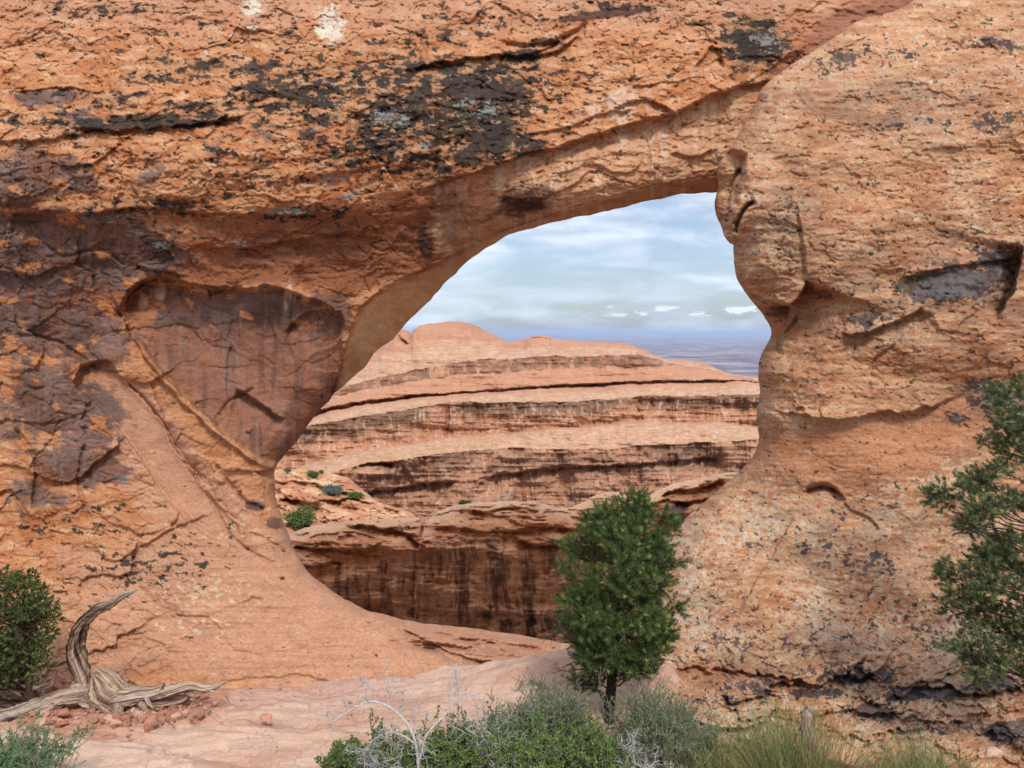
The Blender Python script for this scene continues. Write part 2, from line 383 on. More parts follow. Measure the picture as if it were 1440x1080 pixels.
def arch_depth(u, v, s):
    x = (u - 720) / 82.0; z = (HZ - v) / 82.0
    D = np.full(u.shape, 13.0, np.float32)
    D -= 0.95 * np.exp(-((v - 225 - 55 * sm(600, 800, u) + 0.05 * (np.minimum(u, 650) - 400)) / 120.0) ** 2) * sm(1150, 800, u)        # swelling belly of the span
    D += np.clip((140 - v) / 120.0, 0, 5) ** 1.5 * 0.55                                         # leans back above
    D += 1.5 * sm(1020, 1130, u) * sm(190, 90, v)
    foot = np.clip((v - 640) / 315.0, 0, 1.3)
    D -= 1.1 * foot ** 1.6 * sm(860, 560, u)
    D += 1.4 * sm(520, 760, u) * sm(940, 880, v) * sm(840, 880, v)
    # alcove behind the diagonal rib
    d, sd_, t = seg_dist(u, v, DIAG, True)
    ins = sm(-3, 9, d * sd_) * sm(300, 380, v) * (u < 520)
    Pal = np.vstack([ALCOVE, DIAG])
    ia = poly_sdf(u + 5 * fbm(u / 30, v / 30, 4, 72), v + 5 * fbm(u / 30, v / 30, 4, 76), Pal)
    D += 0.28 * sm(-1, 6, ia) + 0.22 * sm(0, 110, ia)
    # lower left panel behind the flake
    PAN = smooth_curve([(112, 512), (150, 508), (168, 528), (205, 560), (232, 596), (262, 650), (300, 700), (340, 745), (300, 760), (235, 705), (200, 650), (150, 585), (106, 545)], 8)
    ip = poly_sdf(u, v, PAN)
    D += 0.16 * sm(-2, 5, ip)
    # undercut of the span
    d2, s2, t2 = seg_dist(u, v, SLIP, True)
    wv_ = 4 * fbm(u / 25, v / 25, 3, 31)
    sg = d2 * s2 + wv_
    win = sm(0, 0.10, t2)
    D += (sm(-2, 3, sg) * (0.42 + 0.0012 * np.clip(sg, 0, 120))) * win * sm(560, 640, u)
    # soffit: the under-surface running back through the wall
    d3, s3, t3 = seg_dist(u, v, SOFF, True)
    f = np.where(s3 > 0, d3, 0); f = np.where(t3 <= 0, 0, f)
    rampk = np.clip(f / (f + np.maximum(s, 0) + 1e-3), 0, 1) * (u > 462) * (v < 570)
    D += 1.0 * rampk ** 0.9 * sm(1150, 900, u) + 0.3 * rampk
    # edge of the opening turns away
    k = np.clip(1 - s / 62.0, 0, 1)
    jamb = 1 - sm(0, 0.2, rampk)
    D += 0.85 * (1 - np.sqrt(np.maximum(1 - k * k, 0))) * (0.10 + 0.90 * jamb)
    # beds and overhangs
    smoothfoot_ = sm(700, 780, v) * sm(180, 330, u)
    def Lg(p, dp, fl, lp=0.0, **kw): return ledge(u, v, p, dp, fl, lp, **kw)
    D += Lg([(90, 178), (160, 183), (230, 179), (300, 170), (350, 160)], 0.20, 16, 0.06)
    D += Lg([(-20, 200), (60, 196), (120, 188)], 0.10, 20, 0.03)
    D += Lg([(560, 100), (640, 85), (700, 78), (745, 76), (800, 52)], 0.22, 22, 0.05)
    D += Lg([(735, 77), (770, 76), (800, 60), (812, 48)], 0.25, 12, 0.05)
    D += Lg([(-10, 302), (60, 297), (120, 300), (200, 292), (300, 300), (420, 302), (500, 296)], 0.16, 26, 0.06)
    D += Lg([(175, 440), (176, 425), (190, 405), (215, 392), (240, 388)], 0.30, 26, 0.08)
    D += Lg([(190, 372), (215, 380), (245, 384), (255, 395)], 0.15, 10, 0.06)
    D += Lg([(270, 345), (330, 350), (400, 340), (470, 330), (560, 318)], 0.10, 18, 0.02)
    D += Lg([(500, 440), (520, 420), (555, 402), (600, 385)], 0.14, 10, 0.1)
    D += Lg([(180, 398), (330, 405), (380, 402), (420, 415), (480, 436)], 0.12, 14, 0.10)
    D += Lg([(330, 548), (350, 556), (375, 575), (400, 592)], 0.22, 20, 0.1)
    D += Lg([(395, 470), (430, 440), (470, 436), (485, 450), (470, 480), (430, 500)], 0.10, 18, 0.12)
    D += Lg([(338, 590), (322, 565), (318, 520), (326, 480)], 0.05, 10, 0.02)
    D += Lg([(100, 540), (118, 515), (150, 508), (160, 515)], 0.16, 14, 0.06)
    D += Lg([(300, 700), (262, 650), (232, 600), (200, 560), (168, 528)], 0.16, 8, 0.08)
    D += Lg([(360, 770), (320, 720), (280, 670), (250, 640), (225, 590)], 0.10, 10, 0.05)
    D += Lg([(390, 680), (350, 660), (300, 645), (262, 630)], 0.05, 12, 0.03)
    D += Lg([(150, 400), (175, 450), (210, 510), (260, 570), (320, 622), (385, 665)], 0.10, 10, 0.12)
    D += Lg([(-10, 700), (15, 690), (45, 735), (30, 760)], 0.10, 10, 0.04)
    D += Lg([(130, 760), (160, 790), (240, 745), (300, 720)], 0.06, 12, 0.03)
    D += Lg([(345, 860), (342, 848), (352, 840), (372, 842)], 0.05, 14, 0.0)
    D += Lg([(350, 745), (390, 765), (430, 800)], 0.04, 8, 0.02)
    D += Lg([(560, 880), (600, 900), (630, 915), (680, 930), (740, 935)], 0.16, 12, 0.06)
    D += Lg([(600, 888), (650, 896), (700, 912), (760, 918)], 0.12, 8, 0.04)
    D += Lg([(650, 912), (690, 902), (720, 922), (770, 925)], 0.12, 8, 0.05)
    lay = blobs(u, v, [(700, 915, 95, 22, 6, 1.3), (600, 905, 50, 14, 10, .8)])
    D -= terrace(fbm(x * .45 + .2, z * 5.0 + .5 * x, 3, 37), 4, .12) * .42 * sm(.3, .8, lay)
    D -= fbm(x * .4 + .2 * z, z * 9, 4, 38) * .018 * smoothfoot_
    D += Lg([(300, 958), (420, 950), (470, 960), (560, 958)], 0.06, 8, 0.0)
    D += Lg([(860, 155), (900, 140), (935, 150), (955, 165)], 0.14, 18, 0.05)
    D += Lg([(740, 190), (800, 178), (850, 160), (900, 155)], 0.06, 20, 0.05)
    D += Lg([(770, 250), (830, 232), (880, 245), (900, 230), (905, 205)], 0.06, 16, 0.04)
    D += Lg([(940, 215), (980, 220), (1010, 208)], 0.10, 14, 0.05)
    D += Lg([(975, 100), (1000, 65), (1012, 70), (1020, 100)], 0.12, 18, 0.05)
    D += Lg([(985, 150), (1020, 128), (1060, 110), (1120, 75)], 0.10, 16, 0.03)
    D += Lg([(560, 270), (545, 240), (500, 180), (500, 130)], 0.10, 14, 0.04)
    D += Lg([(690, 300), (730, 292), (780, 285)], 0.05, 30, 0.03)
    D += Lg([(420, 255), (520, 235), (600, 230)], 0.06, 20, 0.03)
    for gp, gd, gw in (([(404, 412), (410, 440), (406, 480), (412, 510)], .06, 2.5), ([(300, 592), (322, 566), (345, 552), (360, 546)], .07, 2.2),
            ([(168, 450), (176, 425), (195, 402), (225, 388)], .2, 4), ([(500, 100), (490, 170), (488, 230)], .10, 2.5), ([(614, 130), (616, 200), (610, 250)], .10, 2.5), ([(60, 340), (90, 360), (140, 350), (180, 375)], .08, 2.5), ([(20, 470), (80, 480), (140, 520)], .08, 2.5),
            ([(300, 650), (340, 700), (380, 720)], .10, 3), ([(250, 640), (290, 690), (330, 760), (400, 800)], .06, 2.5), ([(480, 300), (560, 296), (640, 290), (700, 300)], .06, 2), ([(700, 60), (760, 66), (800, 50), (830, 30)], .18, 4), ([(20, 600), (50, 650), (46, 720)], .10, 3), ([(120, 620), (110, 680), (130, 740)], .08, 2.5), ([(540, 900), (600, 912), (660, 935)], .08, 2.5), ([(850, 60), (860, 110), (842, 150)], .05, 2.5), ([(905, 190), (915, 220), (905, 250)], .05, 2)):
        D += groove(u, v, gp, gd, gw)
    # exfoliation flakes, uneven bedding, grain
    wx = x + 0.14 * fbm(x * 0.9, z * 0.9, 3, 11); wz = z + 0.10 * fbm(x * 0.9, z * 0.9, 3, 15)
    fl = fbm(wx * 0.55, wz * 0.85, 4, 21)
    rough_zone = sm(1000, 600, u) * 0.5 + 0.5
    smoothfoot = sm(700, 780, v) * sm(180, 330, u)
    smoothpan = sm(-4, 8, ip)
    lowl_ = sm(280, 420, v)
    alc = sm(0, 20, ia)
    calm = (1 - .3 * lowl_) * (1 - 0.90 * np.maximum(np.maximum(.88 * smoothfoot, 0.8 * alc), np.maximum(smoothpan, 0.9 * sm(0.02, 0.1, rampk))))
    jx = .05 * fbm(x * 3, z * 3, 3, 12); jz = .05 * fbm(x * 3, z * 3, 3, 16)
    fa, ca = facets((wx + jx) * .75 + .3 * z, (wz + jz) * 1.25 - .2 * x, 3, .9, 1.0)
    fb, cb = facets((wx + jx) * 2.4, (wz + jz) * 4.2, 5, .8, 1.0)
    lowleft = sm(180, 420, v) * sm(1000, 500, u)
    D -= fa * (.06 + .10 * lowleft) * calm + fb * (.03 + .02 * lowleft) * calm
    D += (sm(.05, .0, ca) * .014 * lowleft + sm(.05, .0, cb) * .012) * calm
    fc, cc_ = facets(x * 1.3 + .5 * z, z * 1.1 - .3 * x + jx, 9, .5, 1.0)
    D -= fc * .05 * alc + fb * .012 * alc
    D -= terrace(fl, 4.0, 0.06) * 0.11 * rough_zone * calm
    fl2 = fbm(wx * 1.7 + 4, wz * 2.6, 4, 27)
    D -= terrace(fl2, 3.0, 0.08) * 0.07 * calm
    bed = fbm(x * 0.55 + 0.5 * z, (z - 0.10 * x) * 3.4 + 0.8 * fbm(x * 0.5, z * 0.5, 2, 5), 4, 33)
    D -= bed * 0.045 * sm(420, 200, v) * (0.4 + 0.6 * calm)
    bed2 = ridge(x * 1.1, (z - 0.12 * x) * 6.0, 3, 39)
    D -= np.clip(bed2, 0, 1) * 0.022 * calm * sm(500, 300, v)
    D -= fbm(x * 3.0, z * 4.0, 5, 43, 0.55) * 0.012 * (0.35 + 0.65 * calm)
    D -= fbm(x * 9.0, z * 14.0, 3, 47, 0.6) * 0.007 * (0.5 + 0.5 * calm)
    crack = np.clip(1 - np.abs(fbm(wx * 0.8 + 9, wz * 1.1 + 3, 4, 61)) * 26, 0, 1) * sm(0.1, 0.35, fbm(x * 0.5, z * 0.5, 2, 67))
    D += crack * 0.05 * calm
    pits = sm(0.50, 0.62, fbm(x * 5.5, z * 9, 3, 71)) * sm(330, 250, v)
    D += pits * 0.05
    return D

def flake_map(u, v):
    x = (u - 720) / 82.0; z = (HZ - v) / 82.0
    wx = x + 0.14 * fbm(x * 0.9, z * 0.9, 3, 11); wz = z + 0.10 * fbm(x * 0.9, z * 0.9, 3, 15)
    return fbm(wx * 0.55, wz * 0.85, 4, 21), fbm(wx * 1.7 + 4, wz * 2.6, 4, 27), x, z

def arch_colour(u, v, s, D):
    fl, fl2, x, z = flake_map(u, v)
    nA = fbm(x * 1.2, z * 1.8, 4, 101); nB = fbm(x * 4.0, z * 7.0, 4, 105, 0.62); nC = fbm(x * 12, z * 20, 3, 109, 0.65)
    nD = fbm(x * 2.2 + 0.4 * z, z * 9.0, 4, 113, 0.6); nS = fbm(x * 7.0, z * 0.7, 4, 117)
    wob = lambda b, a, n, lo=0.42, hi=0.50: sm(lo, hi, b + a * n)
    c = np.broadcast_to(OR, u.shape + (3,)).copy()
    c = mixc(c, OR2, sm(-0.2, 0.4, nA))
    c = mixc(c, RUST, 0.45 * sm(0.0, 0.5, nD))
    c = mixc(c, PALE, 0.55 * sm(0.15, 0.5, fbm(x * 2.5, z * 8, 4, 121)))
    c = mixc(c, PINK, 0.5 * sm(80, 0, v))
    # overall tone of the belly under the lip: iron brown, with the overhang's shade painted in
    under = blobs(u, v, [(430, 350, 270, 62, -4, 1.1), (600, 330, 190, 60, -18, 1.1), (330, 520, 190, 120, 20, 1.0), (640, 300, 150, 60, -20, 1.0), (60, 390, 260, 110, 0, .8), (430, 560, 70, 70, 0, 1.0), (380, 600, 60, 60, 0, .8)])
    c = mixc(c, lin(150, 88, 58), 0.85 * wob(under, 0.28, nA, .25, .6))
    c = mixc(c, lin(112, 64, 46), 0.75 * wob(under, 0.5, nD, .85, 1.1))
    # smooth clean sandstone: foot, panel
    foot = blobs(u, v, [(420, 860, 330, 115, 6, 1.2), (200, 620, 75, 120, -38, .95), (280, 700, 70, 100, -40, .9), (330, 660, 110, 60, 40, .6), (650, 930, 220, 60, 0, 1.2), (80, 920, 200, 60, 0, .8)])
    c = mixc(c, lin(206, 147, 114), 0.9 * wob(foot, 0.25, nA, .3, .6))
    c = mixc(c, lin(216, 162, 128), 0.35 * sm(0.0, 0.4, fbm(x * 1.5, z * 5, 4, 125)) * sm(.3, .6, foot))
    # diagonal rib: light orange
    rib = blobs(u, v, [(250, 560, 120, 22, 47, 1.1), (330, 650, 100, 30, 42, 1), (200, 480, 60, 14, 50, 1)])
    c = mixc(c, lin(206, 140, 96), 0.8 * wob(rib, 0.3, nB, .35, .55))
    # desert varnish on the unbroken skin: purple grey
    vz = blobs(u, v, [(75, 350, 190, 62, 3, 1.25), (20, 285, 60, 25, 0, .7), (330, 432, 170, 30, 6, .95), (400, 440, 120, 34, 8, .85), (130, 590, 60, 70, 20, .9), (60, 560, 120, 70, 0, .75),
        (120, 655, 60, 26, 10, 1.1), (310, 480, 130, 60, 10, .85), (455, 440, 50, 30, 0, 1.1), (50, 250, 90, 40, 0, .75), (110, 260, 60, 22, 0, .7), (130, 165, 60, 26, 0, .55), (210, 240, 60, 30, -20, .6),
        (45, 135, 40, 18, 0, .8), (95, 135, 20, 14, 0, .8), (330, 200, 80, 20, 0, .5), (360, 190, 50, 22, 0, .6), (60, 460, 170, 60, 5, .85), (150, 460, 80, 40, 40, .7), (50, 700, 70, 40, 0, .55), (357, 712, 16, 8, 0, .85), (385, 735, 12, 12, 0, .75), (250, 460, 60, 40, 0, .8), (350, 560, 120, 40, 30, .6)])
    skin = terrace(fl, 4.0, 0.12) * 1.0 + terrace(fl2, 3.0, .14) * 0.45
    vm_ = sm(0.30, 0.50, vz + 0.30 * skin + 0.12 * nB + .12 * nD + .12 * nS)
    vcol = mixc(np.broadcast_to(PURP, c.shape).copy(), lin(84, 66, 60), sm(-0.2, 0.4, nA))
    vcol = mixc(vcol, lin(136, 104, 98), 0.6 * sm(0.05, 0.45, nS))
    vcol = mixc(vcol, lin(126, 78, 58), 0.55 * sm(0.0, 0.4, fbm(x * 1.6, z * 1.2, 3, 131)))
    c = mixc(c, vcol, 0.84 * vm_)
    ia = poly_sdf(u, v, np.vstack([ALCOVE, DIAG]))
    acol = mixc(np.broadcast_to(lin(160, 106, 82), c.shape).copy(), lin(126, 86, 72), sm(-.1, .4, nS)); acol = mixc(acol, lin(164, 108, 80), .6 * sm(0, .4, nA))
    acol = mixc(acol, lin(160, 122, 108), .5 * sm(.1, .4, fbm(x * 5, z * .5, 3, 137)))
    c = mixc(c, acol, .85 * sm(0, 6, ia) * sm(448, 462, v - .06 * (u - 180) + 10 * nA))
    # broken orange scars through the varnish
    scar = sm(0.36, 0.42, fbm(x * 2.1 + 7, z * 3.2 + 0.8 * x, 5, 135)) * sm(0.2, 0.5, vz) * (1 - .9 * sm(0, 6, ia) * sm(455, 475, v))
    c = mixc(c, lin(200, 128, 80), 0.85 * scar)
    # black crust bands
    bk = blobs(u, v, [(210, 172, 170, 16, -3, 1.15), (150, 140, 90, 26, 0, .7), (420, 130, 150, 50, 4, .85), (330, 95, 190, 22, 0, .75), (600, 150, 150, 60, 0, .95), (560, 110, 220, 26, 4, .75), (300, 150, 120, 14, 0, .8), (250, 108, 120, 12, 0, .75), (500, 60, 160, 14, -6, .6), (640, 45, 180, 16, -6, .65), (440, 190, 90, 26, 30, .7), (60, 170, 110, 18, 0, .7), (180, 215, 200, 12, 4, .5), (80, 70, 140, 10, 0, .5), (340, 230, 90, 40, 20, .6), (540, 175, 75, 60, 0, .95), (500, 120, 40, 40, 0, .8), (560, 230, 50, 20, 20, .75), (450, 165, 50, 30, 0, .75), (380, 180, 60, 16, 10, .65), (680, 135, 90, 60, 0, 1.2), (690, 195, 70, 40, -10, 1.15),
        (480, 220, 110, 40, 20, .7), (760, 120, 60, 70, 10, .6), (450, 100, 220, 40, 0, .62), (1060, 60, 62, 48, 10, 1.15), (1110, 90, 60, 34, -20, .8), (960, 30, 80, 16, 0, .5), (150, 15, 120, 12, 0, .6), (230, 290, 140, 18, 0, .8), (420, 300, 120, 20, 0, .72),
        (740, 205, 34, 26, 0, 1.2), (600, 225, 60, 22, 0, .9), (660, 215, 60, 26, 0, 1.0), (530, 205, 60, 34, 0, .95), (640, 180, 150, 46, 0, .95), (730, 80, 40, 18, -10, 1.0), (225, 355, 30, 50, -30, .8), (860, 8, 110, 16, 0, .7), (560, 60, 200, 20, -4, .5), (620, 240, 60, 16, -20, .8), (200, 800, 150, 45, -10, .62), (120, 740, 120, 45, -15, .55), (300, 40, 300, 50, 0, .38), (60, 20, 90, 40, 0, .42), (620, 20, 160, 22, 0, .5), (90, 740, 40, 20, 0, .6), (100, 200, 130, 40, 0, .5), (350, 250, 130, 50, 0, .55), (640, 105, 240, 45, 3, .8)])
    bk = bk + .20 * sm(.5, .95, bk)
    c = mixc(c, lin(122, 84, 62), .7 * sm(.25, .95, bk * (.8 + .6 * nD) + .15 * nB) * sm(330, 280, v))
    bm_ = sm(0.50, 0.62, bk * 0.72 + 0.66 * nB + 0.30 * nC + 0.32 * nD + .18 * nS)
    bcol = mixc(np.broadcast_to(BLK, c.shape).copy(), OLV, 0.5 * sm(0.1, 0.4, fbm(x * 3, z * 3, 3, 141)))
    bcol = mixc(bcol, lin(74, 54, 48), 0.7 * sm(0.0, 0.3, nA))
    c = mixc(c, bcol, 0.93 * bm_)
    # small scattered black specks everywhere on the upper face
    sp = sm(0.50, 0.57, fbm(x * 5, z * 13, 4, 145, 0.62) + 0.15 * fbm(x * .6, z * .9, 2, 149)) * sm(560, 380, v)
    c = mixc(c, BLK, 0.85 * sp)
    # brown iron stain on the belly
    st = blobs(u, v, [(735, 285, 60, 34, -8, 1.3), (760, 270, 36, 20, 0, 1.1), (700, 300, 60, 14, -25, .9), (600, 340, 16, 34, 0, .9), (850, 20, 120, 10, -6, .8), (770, 60, 30, 10, 0, .9), (650, 200, 160, 40, 0, .5)])
    c = mixc(c, lin(70, 42, 34), 0.88 * wob(st, 0.32, nB, .45, .62))
    # grey blue lichen sitting on the crusts
    gy = blobs(u, v, [(548, 166, 45, 22, 0, 1), (670, 152, 60, 22, 0, 1.0), (590, 205, 22, 16, 0, 1), (700, 110, 40, 30, 0, .6), (465, 250, 40, 24, 0, .9), (390, 298, 60, 10, 0, .9), (490, 275, 34, 12, -20, .8), (230, 345, 26, 14, 0, .9), (330, 342, 34, 7, -4, 1), (410, 298, 50, 8, 0, 1), (1080, 55, 50, 28, 0, .9), (172, 674, 18, 8, 20, 1.1), (155, 312, 18, 6, 0, 1), (480, 165, 20, 16, 0, .8)])
    gm = sm(0.60, 0.68, gy * 0.72 + 0.40 * nB + 0.25 * nC)
    c = mixc(c, GREY, 0.75 * gm)
    # cream lichen blooms
    cr = blobs(u, v, [(290, 830, 110, 40, 0, 1), (280, 880, 120, 26, 0, .9), (330, 745, 70, 26, 0, .8), (200, 840, 90, 50, 0, .6), (410, 880, 70, 30, 0, .5), (600, 200, 200, 60, 0, .2), (470, 250, 110, 40, 0, .4), (180, 640, 30, 12, 0, .6)])
    cm = sm(0.64, 0.70, cr * 0.62 + 0.62 * fbm(x * 8, z * 11, 4, 153, .62))
    c = mixc(c, CREAM, 0.7 * cm)
    # pale salt runs on the span
    wv = blobs(u, v, [(870, 150, 80, 34, -18, .9), (890, 210, 110, 32, -14, .9), (790, 255, 30, 40, 0, .8), (470, 420, 8, 30, 0, .0), (225, 410, 16, 20, 30, 1.0), (205, 425, 12, 16, 20, 1.1), (405, 415, 7, 28, 8, 1.0), (970, 100, 20, 40, 0, .5), (560, 262, 40, 12, -20, .6), (640, 262, 50, 10, -14, .9)])
    c = mixc(c, lin(226, 184, 158), 0.6 * sm(0.35, 0.7, wv * (0.75 + 0.7 * nS) + 0.1 * nB))
    # fresh sandstone of undercut and soffit, painted paler to stand in for bounced light
    d2, s2, t2 = seg_dist(u, v, SLIP, True)
    ub = sm(0, 6, d2 * s2) * (t2 > 0.001) * sm(590, 690, u + 30 * nA + 10 * nB) * sm(1150, 1000, u)
    mm = ub * sm(-0.5, 0.1, 0.9 - 1.2 * st + 0.3 * nB)
    ucol = mixc(np.broadcast_to(lin(216, 158, 118), c.shape).copy(), lin(232, 190, 158), 0.8 * sm(0.0, 0.4, nS))
    ucol = mixc(ucol, lin(176, 112, 76), 0.6 * sm(0.0, 0.45, nD))
    c = mixc(c, ucol, 0.85 * np.clip(mm, 0, 1))
    d3, s3, t3 = seg_dist(u, v, SOFF, True)
    so = sm(2, 9, d3 * s3) * (v < 575) * (u > 465) * (t3 > 0)
    scol = mixc(np.broadcast_to(lin(230, 178, 130), c.shape).copy(), lin(206, 148, 104), sm(-0.1, 0.5, fbm(x * 1.5 + z, z * 2, 4, 161)))
    scol = mixc(scol, lin(232, 186, 144), 0.5 * sm(0.2, 0.5, ridge(x * 2, z * 1.5, 3, 165)))
    c = mixc(c, scol, 0.9 * so * sm(800, 700, u))
    seam = blobs(u, v, [(1180, 50, 90, 40, -35, 1), (1260, 5, 60, 30, -30, 1.1), (1110, 110, 40, 30, -40, .8)])
    c = mixc(c, lin(150, 92, 70), .75 * sm(.3, .7, seam + .25 * nB))
    # bleached white patches high on the wall
    wh = blobs(u, v, [(464, 34, 24, 32, -8, 1.2), (357, 9, 22, 16, 0, 1.1), (356, 40, 11, 8, 0, .9), (327, 50, 8, 14, 30, .8), (290, 74, 10, 6, -30, .7), (300, 66, 24, 5, -35, .6)])
    c = mixc(c, lin(232, 212, 188), 0.8 * sm(0.40, 0.75, wh * (0.85 + 0.6 * nB + .5 * nC)))
    # fine value break-up belonging to the grains
    c = c * (1 + 0.10 * nC + 0.10 * nB + 0.07 * nD)[..., None]
    return np.clip(c, 0.012, 0.8)

FINE = 1.35
arch = empty('rock_arch', (-4.0, 13.0, 0.4))
tag(arch, 'massive red sandstone arch with dark varnish patches, spanning the sky opening from the left', 'rock arch')
def parent_keep(o, p):
    o.parent = p; o.matrix_parent_inverse = p.matrix_basis.inverted()
    return o
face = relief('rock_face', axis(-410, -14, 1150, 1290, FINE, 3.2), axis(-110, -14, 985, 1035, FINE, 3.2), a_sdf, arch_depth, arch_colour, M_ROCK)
bpy.context.view_layer.update()
parent_keep(face, arch)

# ------------------------------------------------------------------ right buttress
BUT = smooth_curve([(1380, -260), (1345, -90), (1318, -30), (1285, 0), (1262, 14), (1240, 20), (1205, 30), (1170, 55), (1130, 80), (1100, 100), (1072, 124), (1062, 146), (1044, 180),
    (1027, 208), (1013, 226), (1008, 243), (1010, 262), (1005, 283), (1007, 303), (1014, 316), (1018, 331), (1026, 342), (1031, 344), (1031, 354), (1033, 377), (1036, 391), (1044, 405),
    (1055, 421), (1069, 437), (1080, 454), (1085, 468), (1079, 483), (1071, 497), (1067, 511), (1066, 532), (1069, 549), (1064, 587), (1067, 622), (1055, 646), (1037, 665), (1012, 688),
    (986, 710), (960, 733), (938, 758), (920, 790), (905, 830), (890, 870), (872, 900), (850, 925), (830, 950)], 6)
BUT = BUT + np.stack([fbm(BUT[:, 0] / 16, BUT[:, 1] / 16, 3, 91), fbm(BUT[:, 0] / 16, BUT[:, 1] / 16, 3, 94)], 1) * 1.0
BUT_P = np.vstack([BUT, [(820, 1240), (1860, 1240), (1860, -260)]])
b_sdf = SDF(BUT_P, (820, 1860, -260, 1240))
def but_depth(u, v, s):
    x = (u - 720) / 95.0; z = (HZ - v) / 95.0
    base = np.interp(v, [-260, -60, 60, 200, 420, 560, 700, 800, 880, 940, 1000, 1080, 1240], [15.5, 13.3, 12.3, 11.6, 11.25, 11.55, 11.55, 11.35, 11.1, 10.6, 9.7, 8.75, 7.5]).astype(np.float32)
    D = base.copy()
    Wd = np.interp(v, [0, 120, 400, 600, 760, 900], [120, 120, 110, 110, 190, 220])
    k = np.clip(1 - s / Wd, 0, 1)
    D += np.interp(v, [0, 300, 700, 900], [1.35, 1.15, 1.5, 0.9]) * (1 - np.sqrt(np.maximum(1 - k * k * 0.995, 0)))
    D += 0.25 * sm(1300, 1700, u)
    def Lg(p, dp, fl, lp=0.0, **kw): return ledge(u, v, p, dp, fl, lp, **kw)
    # the brow, its notch and the chin
    D += Lg([(1052, 212), (1046, 236), (1036, 250), (1028, 272), (1027, 300), (1029, 334)], 0.55, 60, 0.14, jag=1, smooth_edge=3)
    D += groove(u, v, [(1044, 236), (1040, 248), (1034, 268), (1030, 290)], .45, 5, jag=1) + groove(u, v, [(1064, 283), (1052, 290), (1043, 302), (1036, 320), (1034, 330)], .30, 3, jag=1)
    D += groove(u, v, [(1124, 440), (1110, 462), (1098, 478), (1095, 500)], .14, 2.5, jag=1) + groove(u, v, [(1062, 436), (1085, 440), (1112, 436)], .3, 5, jag=1)
    D += groove(u, v, [(1132, 690), (1146, 684), (1162, 683), (1178, 692)], .16, 3, jag=1) + groove(u, v, [(1222, 560), (1224, 520), (1240, 495)], .03, 3)
    D += Lg([(1065, 282), (1052, 290), (1042, 304), (1036, 322)], 0.20, 12, 0.05, jag=1)
    D += Lg([(1010, 308), (1022, 302), (1028, 300)], 0.14, 8, 0.0, jag=1)
    D += Lg([(1036, 398), (1056, 412), (1085, 424), (1112, 428), (1128, 410), (1134, 395)], 0.95, 42, 0.16, jag=2, fade=.06)
    D += Lg([(1068, 430), (1090, 433), (1112, 430)], 0.10, 8, 0.0, jag=1)
    D += Lg([(1118, 432), (1106, 452), (1098, 475), (1095, 498)], 0.26, 26, 0.06, jag=1, smooth_edge=3)
    D += Lg([(1134, 395), (1132, 360), (1128, 330), (1120, 280)], -0.05, 20, -0.05)
    D += Lg([(1075, 575), (1130, 584), (1180, 590), (1240, 580), (1290, 578), (1330, 560), (1362, 548)], 0.20, 40, 0.08, jag=4, fade=.25)
    D += Lg([(1180, 468), (1210, 470), (1240, 458), (1280, 442), (1298, 428)], 0.26, 24, 0.10)
    D += Lg([(1245, 540), (1222, 530), (1225, 510), (1240, 495), (1262, 480)], 0.08, 22, 0.03)
    D += Lg([(1128, 694), (1142, 685), (1160, 683), (1178, 690), (1190, 704)], 0.16, 22, 0.05, jag=1)
    D += Lg([(1186, 704), (1196, 716), (1222, 728), (1240, 748)], 0.06, 12, 0.02, jag=1)
    D += Lg([(1118, 580), (1120, 574), (1128, 572), (1132, 580)], 0.06, 10, 0.02, jag=.5)
    D += Lg([(1148, 585), (1152, 574), (1156, 586)], 0.06, 8, 0.02, jag=.5)
    D += Lg([(1440, 345), (1432, 380), (1425, 410), (1400, 450)], 0.45, 40, 0.1)
    D += Lg([(1260, 395), (1310, 380), (1370, 372), (1440, 360)], 0.12, 30, 0.06)
    D += Lg([(1100, 120), (1140, 90), (1180, 70), (1230, 45)], 0.08, 10, 0.02)
    D += Lg([(960, 800), (985, 770), (1010, 740), (1040, 700), (1060, 650)], 0.04, 40, 0.02, smooth_edge=5)
    D += Lg([(1040, 860), (1080, 790), (1120, 720)], -0.05, 40, -0.04)
    D += Lg([(900, 945), (960, 938), (1030, 945), (1090, 950), (1140, 962)], 0.14, 30, 0.04, jag=7)
    D += Lg([(1000, 975), (1050, 985), (1100, 960), (1150, 965), (1200, 950), (1250, 955)], 0.20, 34, 0.06, jag=9)
    D += Lg([(1190, 975), (1240, 985), (1300, 965), (1380, 975), (1460, 960)], 0.16, 34, 0.05, jag=9)
    D += Lg([(1120, 1010), (1180, 1000), (1250, 1005), (1330, 1015), (1400, 1000)], 0.12, 30, 0.04, jag=9)
    D += Lg([(880, 1000), (960, 1010), (1030, 1025), (1090, 1010)], 0.2, 18, 0.08)
    wx = x + 0.3 * fbm(x * 0.8, z * 0.8, 3, 211); wz = z + 0.15 * fbm(x * 0.8, z * 0.8, 3, 215)
    low = sm(880, 960, v)
    D -= fbm(x * 0.5, z * 0.7, 3, 219) * 0.22
    D -= terrace(fbm(wx * 0.9, wz * 1.6, 4, 223), 3, 0.14) * (0.03 + 0.16 * low)
    jx = .16 * fbm(x * 3, z * 3, 3, 212)
    fa, ca = facets((wx + jx) * .9, (wz + jx) * 1.9, 13, .7, 1.0); fb, cb = facets((wx + jx) * 2.6, (wz + jx) * 6.5, 15, .7, 1.0)
    up_ = sm(640, 540, v); D -= fa * (.025 * up_ + .11 * low + .008) + fb * (.014 * up_ + .04 * low + .003)
    strat = fbm(wx * 0.7, (wz + 0.03 * x) * 4.2, 4, 227, 0.6)
    D -= strat * (0.022 * sm(640, 480, v) + 0.008)
